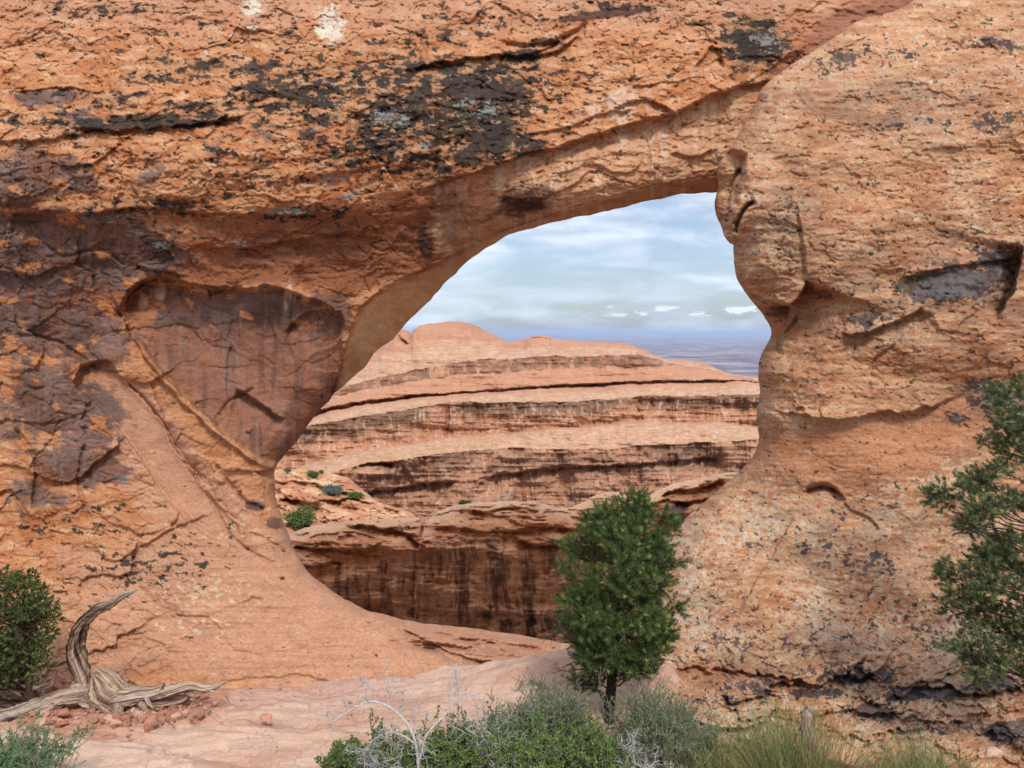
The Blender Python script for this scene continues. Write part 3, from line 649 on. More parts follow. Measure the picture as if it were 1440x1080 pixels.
    D -= np.clip(ridge(x * 0.9, (z + 0.05 * x) * 8, 3, 231), 0, 1) * 0.010
    D -= fbm(x * 4, z * 6, 5, 235, 0.55) * 0.014
    D -= fbm(x * 12, z * 20, 3, 239, 0.6) * 0.006
    D += sm(0.46, 0.58, fbm(x * 4.5, z * 11, 3, 243)) * 0.03 * sm(620, 500, v)
    return D
def but_colour(u, v, s, D):
    x = (u - 720) / 95.0; z = (HZ - v) / 95.0
    nA = fbm(x * 0.9, z * 1.6, 4, 301); nB = fbm(x * 4.5, z * 6.5, 4, 305, .62); nC = fbm(x * 13, z * 19, 3, 309, .65)
    nD = fbm(x * 1.6, z * 11, 4, 313, .62); nL = fbm(x * 7, z * 8, 4, 317, .66); nM = fbm(x * 9 + 5, z * 10, 4, 321, .66)
    c = np.broadcast_to(lin(208, 144, 102), u.shape + (3,)).copy()
    c = mixc(c, lin(193, 120, 78), 0.8 * sm(-0.15, 0.4, nA))
    c = mixc(c, lin(222, 170, 128), 0.6 * sm(0.05, 0.4, nD))
    c = mixc(c, lin(186, 112, 74), 0.5 * sm(0.05, 0.4, -nD))
    # smooth red band in the waist
    wa = blobs(u, v, [(1200, 640, 170, 50, 0, 1), (1090, 450, 30, 26, 0, 1.1), (1010, 760, 70, 70, 0, .4), (990, 945, 110, 14, 0, 1.1), (1350, 600, 90, 60, 0, .8)])
    c = mixc(c, lin(205, 132, 92), 0.7 * sm(.3, .6, wa + .2 * nA))
    # cream lichen, dense low down
    crf = np.interp(v, [0, 300, 560, 680, 740, 900, 1080], [-.26, -.20, -.24, -.10, .10, .04, .06]) + 0.34 * fbm(x * .8, z * .8, 3, 325)
    crf = np.where(wa > .55, crf - .25, crf)
    c = mixc(c, lin(224, 180, 138), 0.5 * sm(0.08, 0.14, nL + crf - .08))
    c = mixc(c, lin(220, 186, 154), 0.7 * sm(0.24, 0.30, nM + crf - .06))
    c = mixc(c, lin(196, 180, 166), 0.5 * sm(0.38, 0.43, fbm(x * 15, z * 17, 3, 329, .6) + crf * .8))
    soft = blobs(u, v, [(1330, 400, 190, 90, 0, 1), (1250, 150, 220, 70, -6, .8), (1400, 560, 110, 70, 0, .9), (1120, 320, 70, 110, 0, .9), (1180, 760, 150, 80, 0, .8), (1100, 920, 220, 50, 0, .9), (1320, 960, 200, 50, 0, .9), (1200, 470, 120, 40, 0, .8)])
    c = mixc(c, lin(140, 104, 82), .62 * sm(.1, .9, soft * (.75 + .7 * fbm(x * 1.6, z * 3, 4, 349)) + .1 * nB))
    # black and purple lichen in clusters
    bk = blobs(u, v, [(1340, 400, 110, 34, -6, 1.15), (1400, 370, 60, 40, 0, .9), (1400, 560, 60, 26, 0, .95), (1235, 490, 70, 30, 0, .4), (1215, 450, 60, 22, -10, .8), (1110, 300, 34, 60, 0, .62), (1100, 350, 30, 40, 0, .62),
        (1260, 80, 80, 20, -10, .6), (1180, 85, 60, 26, -20, .8), (1400, 60, 60, 20, 0, .8), (1330, 65, 60, 12, 0, .6), (1300, 170, 110, 18, -4, .68), (1400, 170, 80, 24, 0, .8), (1160, 190, 60, 18, 0, .45), (1220, 790, 66, 38, 0, .74), (1140, 770, 80, 44, 0, .6), (1060, 770, 18, 22, 30, .72),
        (1180, 720, 50, 40, 0, .5), (1130, 600, 12, 8, 0, .7), (1345, 590, 20, 12, 0, 1.1), (1390, 545, 50, 16, 0, 1.0), (1250, 690, 150, 90, 0, .36), (1100, 900, 190, 36, 0, .62), (1040, 870, 100, 30, 0, .5), (1280, 880, 160, 50, 0, .6), (1200, 950, 110, 22, 0, .88), (1060, 965, 80, 18, -6, .85), (1010, 985, 90, 12, 0, .7),
        (1300, 975, 110, 20, 0, .95), (1400, 960, 70, 26, 0, .9), (1230, 1000, 70, 22, 0, .9), (1420, 1030, 60, 26, 0, 1.0), (1330, 1020, 90, 20, 0, .7), (1150, 975, 120, 12, 0, .8), (1300, 330, 200, 60, 0, .42), (1250, 260, 200, 50, 0, .40), (1180, 400, 60, 40, 0, .5), (1500, 700, 200, 300, 0, .5), (1270, 130, 200, 30, 0, .38)])
    bk = bk + .3 * sm(.6, 1, bk)
    b1 = sm(0.50, 0.555, bk * 0.72 + 0.40 * nB + 0.30 * nC + 0.12 * nD)
    bcol = mixc(np.broadcast_to(lin(62, 48, 48), c.shape).copy(), lin(96, 72, 70), sm(0, .3, fbm(x * 3, z * 3, 3, 333)))
    bcol = mixc(bcol, lin(78, 66, 42), .7 * sm(.15, .35, fbm(x * 2, z * 2, 3, 337)) * sm(700, 500, v))
    c = mixc(c, bcol, 0.9 * b1)
    grain = np.interp(v, [0, 500, 600, 720, 800, 900, 1080], [0, 0, -.03, .0, .04, .09, .05])
    c = mixc(c, lin(66, 50, 50), 0.85 * sm(0.43, 0.47, fbm(x * 9, z * 14, 4, 341, .66) + grain + 0.12 * fbm(x, z * 1.5, 2, 345)))
    gb = sm(.66, .71, bk * .5 + .5 * nM + .1)
    c = mixc(c, lin(140, 130, 124), 0.35 * gb)
    c = c * (1 + 0.10 * nC + 0.08 * nB + 0.06 * nD)[..., None]
    return np.clip(c, 0.012, 0.85)
but = relief('rock_buttress', axis(830, 860, 1456, 1850, FINE, 3.2), axis(-250, -14, 1094, 1230, FINE, 3.2), b_sdf, but_depth, but_colour, M_ROCK, tint=(.80, .92, .98))
tag(but, 'huge rounded lichen-speckled sandstone buttress filling the right side, with an overhanging chin at the opening', 'rock buttress')

# ------------------------------------------------------------------ rocks seen through the opening
def banks(u, v, curves, depths, cls):
    """piecewise depth between bed lines; returns depth, band index, position inside the band"""
    Vc = [np.interp(u, [p[0] for p in c], [p[1] for p in c]) for c in curves]
    D = np.full(u.shape, float(depths[0]), np.float32); band = np.zeros(u.shape, int); pos = np.zeros(u.shape, np.float32)
    for i in range(len(Vc) - 1):
        t = (v - Vc[i]) / np.maximum(Vc[i + 1] - Vc[i], 0.8); m = (t >= 0)
        tt = np.clip(t, 0, 1)
        D = np.where(m, depths[i] + (depths[i + 1] - depths[i]) * cls[i](tt), D)
        band = np.where(m, i, band); pos = np.where(m, tt, pos)
    return D, band, pos
lin_ = lambda t: t
bench = lambda t: np.sin(t * np.pi / 2) ** 1.0
MES_TOP = [(300, 560), (400, 545), (480, 520), (500, 505), (530, 490), (545, 477), (556, 467), (566, 463), (575, 466), (578, 471), (581, 464), (590, 458), (605, 455), (625, 453), (645, 452), (662, 455), (682, 464), (700, 474), (714, 481), (738, 478),
           (742, 475), (748, 472.5), (772, 472), (776, 476), (790, 478), (830, 480), (868, 481), (890, 486), (910, 494), (928, 503), (934, 505), (965, 506), (992, 510), (999, 514), (1020, 524), (1050, 529), (1140, 534)]
cA = MES_TOP
c1t = [(300, 590), (440, 558), (485, 543), (540, 528), (615, 514), (690, 505), (747, 502), (800, 501), (897, 498.5), (928, 506), (935, 509), (1000, 519), (1020, 528), (1060, 534), (1140, 540)]
c1b = [(300, 596), (440, 563), (485, 554), (540, 542), (615, 531), (690, 524), (747, 520), (800, 518), (897, 516), (928, 517), (935, 514), (1000, 521), (1020, 530), (1060, 536), (1140, 542)]
c2a = [(300, 612), (400, 588), (455, 575), (500, 567), (560, 557), (652, 550), (702, 547), (800, 540), (900, 535), (1022, 535), (1060, 537), (1140, 543)]
c2b = [(300, 617), (400, 594), (455, 581), (500, 572), (560, 561), (652, 553), (702, 550), (800, 544), (900, 539), (1022, 537.5), (1060, 539), (1140, 545)]
c3t = [(300, 640), (400, 608), (440, 597), (540, 581), (632, 566), (700, 566), (800, 565), (920, 557), (1067, 555), (1140, 556)]
c3b = [(300, 690), (400, 665), (440, 650), (515, 635), (615, 618), (700, 608), (800, 602), (880, 592), (1000, 594), (1067, 597), (1140, 600)]
c4t = [(300, 715), (400, 690), (440, 672), (485, 658), (555, 650), (615, 637), (715, 630), (800, 632), (900, 628), (1000, 622), (1067, 618), (1140, 618)]
c4b = [(300, 790), (485, 770), (1140, 760)]
def mesa_sdf(u, v):
    top = np.interp(u, [p[0] for p in MES_TOP], [p[1] for p in MES_TOP]) + 0.8 * fbm(u / 14, u * 0, 3, 401)
    return np.minimum(np.minimum((v - top) * 0.9, 800 - v), np.minimum(u - 180, 1500 - u))
def mesa_depth(u, v, s):
    wv = v + 2.2 * fbm(u / 60, v / 30, 3, 405) + 1.0 * fbm(u / 15, v / 15, 2, 409)
    D, band, pos = banks(u, wv, [cA, c1t, c1b, c2a, c2b, c3t, c3b, c4t, c4b], [122, 101, 99, 95, 96.4, 84, 82, 75, 73],
                         [lambda t: t ** .7, lin_, lin_, lambda t: 1 - (1 - t) ** 3, lambda t: t ** .75, lin_, lambda t: t ** .8, lin_])
    D = D * (1 - 0.10 * sm(750, 420, u) + 0.05 * sm(850, 1100, u))
    x = (u - 720) / 12.0; z = (HZ - v) / 12.0
    cliff = np.isin(band, [1, 3, 5, 7])
    D -= fbm(x * .10, z * .12, 4, 413) * 2.2
    D -= terrace(fbm(x * .08 + 3, z * .8, 4, 417), 4, .2) * np.where(band == 7, .25, .8)
    D -= terrace(fbm(x * .35, z * .06, 3, 419), 3, .15) * np.where(cliff, 1.0, .2)
    D -= fbm(x * .7, z * .6, 4, 421, .6) * 0.5 * np.where(cliff, 1, .6)
    D -= fbm(x * .15, z * 2.2, 3, 425) * 0.25
    D += ledge(u, v, [(634, 560), (632, 590), (630, 618)], 2.0, 5, 0.4)
    D += ledge(u, v, [(660, 676), (700, 668), (780, 658), (900, 652), (1030, 640)], 1.6, 12, 0.3)
    D += ledge(u, v, [(490, 700), (520, 692), (600, 680), (650, 676)], 1.6, 12, 0.3)
    D += ledge(u, v, [(560, 470), (572, 478), (577, 485)], 3, 6, 1.0) + ledge(u, v, [(500, 655), (540, 650), (556, 650)], 2.5, 4, .4)
    D += ledge(u, v, [(742, 475.5), (760, 474.5), (776, 477)], 2.5, 2.5, .4, jag=0.5, step=4, smooth_edge=.6)
    D += ledge(u, v, [(936, 513), (965, 511), (995, 515)], 2.5, 4, .4, jag=.5)
    k = np.clip(1 - s / 14.0, 0, 1); D += 9 * (1 - np.sqrt(np.maximum(1 - k * k * .99, 0)))
    return D
def mesa_colour(u, v, s, D):
    wv = v + 2.2 * fbm(u / 60, v / 30, 3, 405) + 1.0 * fbm(u / 15, v / 15, 2, 409)
    _, band, pos = banks(u, wv, [cA, c1t, c1b, c2a, c2b, c3t, c3b, c4t, c4b], [0] * 9, [lin_] * 8)
    x = (u - 720) / 12.0; z = (HZ - v) / 12.0
    nH = fbm(x * .12, z * 1.6, 4, 431, .6); nV = fbm(x * .9 + .5 * fbm(x * .5, z, 2, 436), z * .14, 5, 435, .65); nB = fbm(x * .8, z * 1.2, 4, 439, .6); nA = fbm(x * .1, z * .2, 3, 443); nF = fbm(x * 2.2 + .8 * fbm(x * .4, z * .7, 2, 448), z * .35, 4, 447, .65)
    BEN = lin(214, 162, 128); RED = lin(206, 146, 112); TAN = lin(206, 158, 118)
    c = np.broadcast_to(RED, u.shape + (3,)).copy()
    c = mixc(c, lin(192, 126, 94), 0.5 * sm(0, .4, nH))
    isb = np.isin(band, [0, 4, 6])
    ben = np.where(isb, sm(0.0, .12, pos) * 1.0, 0)
    ben = np.where(band == 0, sm(.35, .6, pos + .15 * nB), ben)
    ben = np.where(band == 4, sm(.2, .5, pos + .2 * nA), ben)
    c = mixc(c, mixc(np.broadcast_to(BEN, c.shape).copy(), TAN, sm(-.1, .4, nH)), 0.85 * ben)
    c = mixc(c, lin(226, 196, 168), .45 * ben * sm(.0, .5, fbm(x * 1.5, z * 5, 4, 449) + .3 * nA)); c = mixc(c, lin(184, 120, 88), .45 * ben * sm(.1, .4, fbm(x * .5, z * 6, 4, 450)))
    dome = sm(12, 3, np.abs(v - 470)) * (u < 715)
    c = mixc(c, lin(198, 128, 92), .5 * sm(.1, .5, nB) * dome)
    # desert varnish: near black below each lip, running down in streaks
    dk1 = (band == 1) * sm(-.35, .05, nV + .3 * nA + .12)
    dk1 = np.where((u > 932), dk1 * .3, dk1)
    c = mixc(c, lin(104, 76, 60), .66 * dk1 * sm(-.5, .3, nB + .2))
    d3 = np.where(band == 5, 1, 0) * sm(.62, .35, pos + .35 * nV + .12 * nB) * sm(-.25, .15, fbm(x * .09, z * .05, 3, 451) + .25 + .3 * (np.abs(u - 760) < 110) + .1 * nB)
    c = mixc(c, lin(184, 132, 102), .6 * (band == 5) * sm(-.1, .3, nV + .25 - .6 * pos))
    c = mixc(c, lin(104, 80, 62), .7 * np.clip(d3 * 1.0, 0, 1))
    d4 = (band == 7) * sm(.34, .06, pos + .12 * nV + .08 * nB)
    c = mixc(c, lin(204, 152, 122), .85 * (band == 7) * sm(-.3, .3, nH + .2))
    c = mixc(c, lin(176, 124, 100), .4 * (band == 7) * sm(-.1, .4, fbm(x * .25, z * .8, 4, 455)))
    c = mixc(c, lin(128, 94, 74), .7 * d4 * sm(-.1, .25, fbm(x * .12, z * .3, 3, 459) + .1 * nV))
    c = mixc(c, lin(92, 68, 54), .7 * ((band == 3) | ((band == 2) & (pos > .93))) * sm(-.1, .2, nB + .2 * nA + .05))
    # pale mineral runs
    run = sm(.22, .4, nF + .25 * fbm(x * .3, z * .2, 3, 463)) * np.isin(band, [5, 7]) * sm(.0, .2, pos)
    c = mixc(c, lin(224, 184, 156), .6 * run)
    c = c * (1 + .10 * nB + .08 * nF)[..., None]
    return np.clip(c, .015, .8)
mesa = relief('layered_mesa', axis(188, 372, 1100, 1490, 1.25, 5), np.concatenate([np.arange(440, 745, 1.1), np.arange(745, 800, 8)]).astype(np.float32), mesa_sdf, mesa_depth, mesa_colour, M_FAR,
              rings=((0.5, 3), (2, 9), (5, 20), (12, 40)), tint=(.81, .83, .82))
tag(mesa, 'long banded sandstone fin of pale benches and black-streaked cliffs, beyond the opening below the horizon', 'rock fin')

# low domed slope at the left behind the jamb
SLOPE_TOP = [(300, 690), (350, 668), (385, 661), (400, 659), (428, 660), (446, 664), (470, 667), (488, 671), (497, 676), (506, 686), (520, 696), (530, 706), (552, 712), (570, 716), (582, 724), (600, 745)]
def slope_sdf(u, v):
    top = np.interp(u, [p[0] for p in SLOPE_TOP], [p[1] for p in SLOPE_TOP]) + 1.2 * fbm(u / 12, u * 0, 3, 471)
    return np.minimum(np.minimum((v - top) * .85, 820 - v), np.minimum(u - 200, 600 - u))
def slope_depth(u, v, s):
    x = (u - 480) / 22.; z = (HZ - v) / 22.
    D = 54 - np.clip(v - 660, 0, 200) * 0.13
    k = np.clip(1 - s / 16.0, 0, 1); D = D + 4 * (1 - np.sqrt(np.maximum(1 - k * k * .99, 0)))
    D -= terrace(fbm(x * .35, z * 1.0 + .3 * x, 4, 473), 4, .2) * 1.8 + fbm(x * .8, z * 2.2, 4, 477, .6) * .6
    D += ledge(u, v, [(385, 700), (440, 706), (500, 702), (570, 722)], 1.5, 10, .5)
    D += ledge(u, v, [(390, 680), (430, 676), (470, 690), (520, 700)], 1.2, 7, .4)
    return D.astype(np.float32)
def slope_colour(u, v, s, D):
    x = (u - 480) / 22.; z = (HZ - v) / 22.
    nA = fbm(x * .5, z * 2, 4, 481, .6); nB = fbm(x * 2, z * 3, 4, 485, .6)
    c = np.broadcast_to(lin(208, 150, 112), u.shape + (3,)).copy()
    c = mixc(c, lin(186, 118, 86), .8 * sm(-.1, .35, nA)); c = mixc(c, lin(224, 182, 146), .7 * sm(.1, .4, -nA + .2 * nB))
    return np.clip(c * (1 + .12 * nB)[..., None], .02, .8)
slope = relief('rock_slope', axis(208, 372, 596, 600, 1.3, 5), np.concatenate([np.arange(648, 760, 1.2), np.arange(760, 820, 8)]).astype(np.float32), slope_sdf, slope_depth, slope_colour, M_MID,
               rings=((.5, 2), (2, 5), (5, 11)), tint=(.92, .93, .88))
tag(slope, 'low rounded orange rock slope dotted with bushes, at the left foot of the banded fin', 'rock slope')

FIN_TOP = [(340, 772), (380, 760), (408, 751), (420, 745), (432, 741), (452, 737), (474, 734), (500, 732), (545, 729), (575, 727), (588, 727), (594, 731), (600, 733), (606, 728), (612, 722), (625, 715), (644, 710), (680, 706), (710, 704.5), (753, 704.5),
           (766, 709), (780, 713), (805, 713), (820, 706), (833, 698), (852, 692), (870, 692), (884, 698), (893, 704), (909, 699), (925, 689), (947, 680), (975, 674), (1008, 667), (1030, 664), (1120, 660)]
def fin_sdf(u, v):
    top = np.interp(u, [p[0] for p in FIN_TOP], [p[1] for p in FIN_TOP]) + 1.0 * fbm(u / 14, u * 0, 3, 491)
    return np.minimum(np.minimum((v - top) * .9, 985 - v), np.minimum(u - 200, 1450 - u))
def fin_depth(u, v, s):
    x = (u - 640) / 32.; z = (HZ - v) / 32.
    D = np.full(u.shape, 30.0, np.float32) + 4 * sm(780, 880, u) - 0.6 * sm(620, 420, u)
    w = np.interp(u, [400, 560, 640, 800, 900, 1050], [40, 42, 62, 62, 60, 50])
    k = np.clip(1 - s / w, 0, 1); D += 3.6 * (1 - np.sqrt(np.maximum(1 - k * k * .995, 0)))
    D += ledge(u, v, [(480, 738), (530, 742), (575, 750), (592, 756)], .7, 10, .3)
    D += ledge(u, v, [(570, 752), (582, 758), (592, 766), (590, 735)], .8, 8, .2)
    D += ledge(u, v, [(405, 768), (450, 770), (500, 772), (540, 764)], .6, 14, .35)
    D += ledge(u, v, [(415, 798), (460, 792), (484, 790)], .5, 10, .2)
    D += ledge(u, v, [(660, 715), (680, 720), (702, 716), (735, 713)], .6, 5, .2, jag=1)
    D += ledge(u, v, [(600, 745), (640, 742), (700, 748), (760, 740), (830, 745)], .35, 16, .15)
    D += ledge(u, v, [(720, 760), (760, 766), (800, 765), (880, 772)], .8, 40, .25)
    D += ledge(u, v, [(594, 727), (596, 745), (588, 775)], .9, 12, .3)
    D += ledge(u, v, [(925, 700), (950, 690), (990, 685), (1020, 672)], .9, 10, .3)
    D += ledge(u, v, [(912, 712), (940, 702), (960, 708), (1000, 700)], .9, 14, .3)
    D += ledge(u, v, [(500, 845), (560, 850), (620, 858), (700, 862), (790, 870)], .35, 20, .15)
    D += ledge(u, v, [(585, 800), (584, 840), (582, 870)], .5, 8, .2)
    top = np.interp(u, [p[0] for p in FIN_TOP], [p[1] for p in FIN_TOP])
    tz = sm(70, 20, v - top)
    D -= terrace(fbm(x * .25, z * 1.0, 4, 493), 4, .18) * (.5 + .5 * tz)
    D -= fbm(x * .6, z * .8, 4, 497, .6) * .45 + fbm(x * 2.5, z * 1.6, 4, 501, .6) * .10 + fbm(x * .5, z * 5, 3, 505) * .12
    return D
def fin_colour(u, v, s, D):
    x = (u - 640) / 32.; z = (HZ - v) / 32.
    nV = fbm(x * 1.5 + .15 * fbm(x * .6, z * .8, 2, 512), z * .20, 5, 511, .7); nW = fbm(x * 3.4 + .2 * fbm(x * .5, z, 2, 513), z * .35, 4, 515, .65); nA = fbm(x * .3, z * .5, 3, 519); nB = fbm(x * 1.6, z * 2.6, 4, 523, .6); nH = fbm(x * .4, z * 3.5, 4, 527, .6)
    top = np.interp(u, [p[0] for p in FIN_TOP], [p[1] for p in FIN_TOP]); h = v - top
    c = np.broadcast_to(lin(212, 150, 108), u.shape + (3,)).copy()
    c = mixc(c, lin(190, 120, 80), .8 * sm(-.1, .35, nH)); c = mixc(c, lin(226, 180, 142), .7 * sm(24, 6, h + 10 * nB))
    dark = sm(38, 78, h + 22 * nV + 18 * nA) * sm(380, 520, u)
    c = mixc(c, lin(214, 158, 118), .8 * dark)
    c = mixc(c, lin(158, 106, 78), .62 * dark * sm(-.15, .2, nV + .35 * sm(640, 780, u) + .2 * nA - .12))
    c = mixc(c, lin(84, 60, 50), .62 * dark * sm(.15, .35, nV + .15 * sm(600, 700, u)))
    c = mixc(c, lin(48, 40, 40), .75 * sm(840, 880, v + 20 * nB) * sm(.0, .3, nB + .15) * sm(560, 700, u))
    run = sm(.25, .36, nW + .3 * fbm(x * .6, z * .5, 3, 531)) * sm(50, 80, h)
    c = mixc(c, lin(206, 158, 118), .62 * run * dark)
    c = mixc(c, lin(198, 138, 100), .5 * sm(.1, .35, fbm(x * .5, z * .7, 4, 535)) * dark * sm(760, 600, u))
    c = mixc(c, lin(226, 206, 196), .5 * blobs(u, v, [(606, 745, 9, 12, 0, 1), (636, 748, 6, 10, 0, .7)]) * sm(-.2, .2, nB))
    hol = blobs(u, v, [(955, 715, 26, 12, -20, 1)]); c = mixc(c, lin(74, 56, 60), .8 * sm(.5, .7, hol + .3 * nB))  # shade of the hollow painted in as a dark patch
    return np.clip(c * (1 + .10 * nB + .06 * nW)[..., None], .014, .8)
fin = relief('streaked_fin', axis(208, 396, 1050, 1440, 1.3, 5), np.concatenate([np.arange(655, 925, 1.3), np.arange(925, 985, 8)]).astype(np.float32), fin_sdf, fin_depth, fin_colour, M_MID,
             rings=((.5, 1.2), (2, 3), (8, 6), (20, 10)), tint=(1.12, 1.08, 1.02))  # whole wall tinted brighter to make up for the arch's shadow on it
tag(fin, 'dark water-streaked sandstone wall with a pale rounded top, just behind the opening', 'rock wall')

# ------------------------------------------------------------------ ground: slickrock in front, the plain to the horizon
def ground_z(x, y):
    z = np.interp(y, [-4, 0, 2, 5, 8, 8.6, 12.3, 12.9, 14, 16, 20], [-1.6, -1.7, -1.9, -3.45, -4.75, -4.93, -5.61, -5.9, -7.2, -9.5, -14])
    rh = np.interp(x, [-3.2, -2.6, -1.78, -.7, -.22, .86, 1.92, 2.9, 4.0], [0, .04, .16, .32, .45, .80, .86, .75, .5])
    rc = np.interp(x, [-3, -1.8, -.2, .9, 3], [12.0, 11.9, 11.7, 11.5, 11.2])
    dy = y - rc
    z = z + rh * np.where(dy < 0, np.exp(-(dy / 1.6) ** 2), np.exp(-(dy / .55) ** 2))
    z = z - .75 * sm(2.15, 3.1, x * 11 / np.clip(y, 5, 20)) * sm(6.0, 8.0, y)
    return ZC + z
def gz(x, y):
    return float(ground_z(np.array([x], np.float64), np.array([y], np.float64))[0])
def ground_pt(u, v):
    """point of the sloping ground seen at a photo pixel"""
    a = (u - 720) / FPX; b = (HZ - v) / FPX; lo, hi = 5.0, 13.5
    ys = np.linspace(lo, hi, 500); g = ground_z(a * ys, ys) - (ZC + b * ys)
    i = np.argmax(g > 0) if (g > 0).any() else len(ys) - 1
    y = ys[i]; return (a * y, y, gz(a * y, y))
xs = np.concatenate([np.arange(-16, -7.4, .25), np.arange(-7.4, 5.6, .017), np.arange(5.6, 16, .25)])
ys = np.concatenate([np.arange(-4, 7.9, .12), np.arange(7.9, 12.7, .02), np.arange(12.7, 20.1, .2)])
X, Y = np.meshgrid(xs, ys); R_, C_ = X.shape; X = X.ravel(); Y = Y.ravel()
Z = ground_z(X, Y)
PU = X / Y.clip(.5) * FPX + 720; PV = HZ - (Z - ZC) / Y.clip(.5) * FPX
soil_f = blobs(PU, PV, [(190, 1006, 130, 24, -4, 1.2), (90, 1020, 90, 24, 0, 1.0), (60, 960, 90, 18, 0, .8), (280, 985, 60, 20, -10, .8), (120, 1040, 60, 14, 0, .8)])
soil_m = sm(.42, .60, soil_f + .12 * fbm(X * 3, Y * 5, 3, 601))
nz = fbm(X * .8, Y * 1.2, 3, 605) * .06 * (1 - soil_m)
stp = terrace(fbm(X * .5 + .3 * Y, Y * 1.1, 3, 609), 3, .08) * .11 * (1 - soil_m)
fgr, cgr = facets(X * .55 + .15 * Y + .1 * fbm(X * 3, Y * 3, 3, 607), Y * 1.6 + .1 * fbm(X * 3, Y * 3, 3, 608), 21, .5, 1.0)
Z += (fgr * .05 - sm(.03, 0, cgr) * .012) * (1 - soil_m)
rip = terrace(fbm(X * .35, Y * 2.6 + .5 * X, 4, 611), 4, .10); Z += rip * .05 * (1 - soil_m)
Z = Z + nz + stp + fbm(X * 6, Y * 9, 4, 613, .6) * .008 + soil_m * (.05 + .02 * fbm(X * 8, Y * 8, 3, 617))
Z -= .03 * np.clip(1 - np.abs(fbm(X * .7 + 5, Y * 1.6 + .4 * X, 3, 621)) * 26, 0, 1) * (1 - soil_m)
Z -= .02 * np.clip(1 - np.abs(fbm(X * 1.6 + 2, Y * 2.6, 4, 623)) * 40, 0, 1) * sm(.1, .3, fbm(X * .6, Y, 2, 624)) * (1 - soil_m)
nA = fbm(X * .7, Y * 1.4, 4, 625); nB = fbm(X * 5, Y * 9, 4, 629, .6); nC = fbm(X * 16, Y * 22, 3, 633)
c = np.broadcast_to(lin(212, 168, 140), X.shape + (3,)).copy()
c = mixc(c, lin(196, 146, 118), .8 * sm(-.1, .4, nA + .12 * nB)); c = mixc(c, lin(214, 174, 148), .6 * sm(.05, .4, -nA + .1 * nB))
c = mixc(c, lin(200, 154, 136), .6 * sm(1000, 960, PV) * sm(600, 500, PU))
c = mixc(c, lin(200, 142, 110), .9 * soil_m); c = mixc(c, lin(178, 118, 90), .6 * soil_m * sm(0, .4, nB))
rt = sm(900, 1000, PU)
c = mixc(c, lin(198, 140, 108), .5 * rt)
dk = sm(.36, .42, fbm(X * 4, Y * 7, 4, 637, .62) + .06) * rt
c = mixc(c, lin(70, 52, 50), .8 * dk); c = mixc(c, lin(228, 200, 176), .6 * rt * sm(.3, .36, fbm(X * 9, Y * 12, 3, 641)))
dirt = sm(960, 1060, PV) * sm(420, 520, PU) * sm(.0, .3, fbm(X * 1.5, Y * 1.5, 3, 645) + .1)
c = mixc(c, lin(184, 132, 104), .5 * dirt)
c = np.clip(c * np.array([.90, .97, 1.03]) * (1 + .06 * nC + .06 * nB)[..., None], .02, .85)
idx = np.arange(R_ * C_).reshape(R_, C_)
F = np.stack([idx[:-1, :-1].ravel(), idx[:-1, 1:].ravel(), idx[1:, 1:].ravel(), idx[1:, :-1].ravel()], 1)
g = link_mesh('slickrock_ground', np.stack([X, Y, Z], 1), F, M_GROUND, None, c); tag(g, kind='structure')

# valley floor and the far plain: one sheet
yy = np.concatenate([np.linspace(17, 60, 18), np.linspace(70, 300, 16), np.linspace(350, 3000, 30), np.geomspace(3100, 52000, 150)])
aa = np.linspace(-1.15, 1.15, 200)
A, Yp = np.meshgrid(aa, yy); Xp = A * (Yp + 40)
Zp = np.interp(Yp, [17, 40, 130, 400, 1500, 3000, 60000], [-18, -22, -42, -95, -175, -205, -210]) + ZC
far = sm(2500, 5000, Yp)
Zp += far * (fbm(Xp / 1500, Yp / 1500, 5, 651, .6) * 26)
Zp += sm(9000, 14000, Yp) * np.maximum(0, terrace(fbm(Xp / 9000, Yp / 7000, 4, 655), 3, .25)) * 130
pr, pc = Xp.shape; idx = np.arange(pr * pc).reshape(pr, pc)
F = np.stack([idx[:-1, :-1].ravel(), idx[:-1, 1:].ravel(), idx[1:, 1:].ravel(), idx[1:, :-1].ravel()], 1)
def terrain_mat(name, c1, c2, c3, sc):
    m = bpy.data.materials.new(name); m.use_nodes = True; n = m.node_tree.nodes; l = m.node_tree.links
    b = n['Principled BSDF']; b.inputs['Roughness'].default_value = 1; b.inputs['Specular IOR Level'].default_value = .05
    t = n.new('ShaderNodeTexCoord'); no = n.new('ShaderNodeTexNoise'); no.inputs['Scale'].default_value = sc; no.inputs['Detail'].default_value = 9; no.inputs['Roughness'].default_value = .68
    mp = n.new('ShaderNodeMapping'); mp.inputs['Scale'].default_value = (1, 1, 1); l.new(t.outputs['Object'], mp.inputs[0]); l.new(mp.outputs[0], no.inputs['Vector'])
    r = n.new('ShaderNodeValToRGB'); e = r.color_ramp.elements
    e[0].position = .38; e[0].color = (*c1, 1); e[1].position = .62; e[1].color = (*c2, 1); k = e.new(.5); k.color = (*c3, 1)
    l.new(no.outputs['Fac'], r.inputs[0]); l.new(r.outputs[0], b.inputs['Base Color'])
    return m
M_PLAIN = terrain_mat('desert_plain', lin(92, 88, 98), lin(172, 152, 150), lin(134, 120, 124), .003)
M_HILL = terrain_mat('far_hills', lin(120, 104, 100), lin(176, 150, 140), lin(146, 126, 118), .0006)
g = link_mesh('desert_plain', np.stack([Xp.ravel(), Yp.ravel(), Zp.ravel()], 1), F, M_PLAIN); tag(g, kind='structure')
hx = np.linspace(-45000, 45000, 500); rows = []
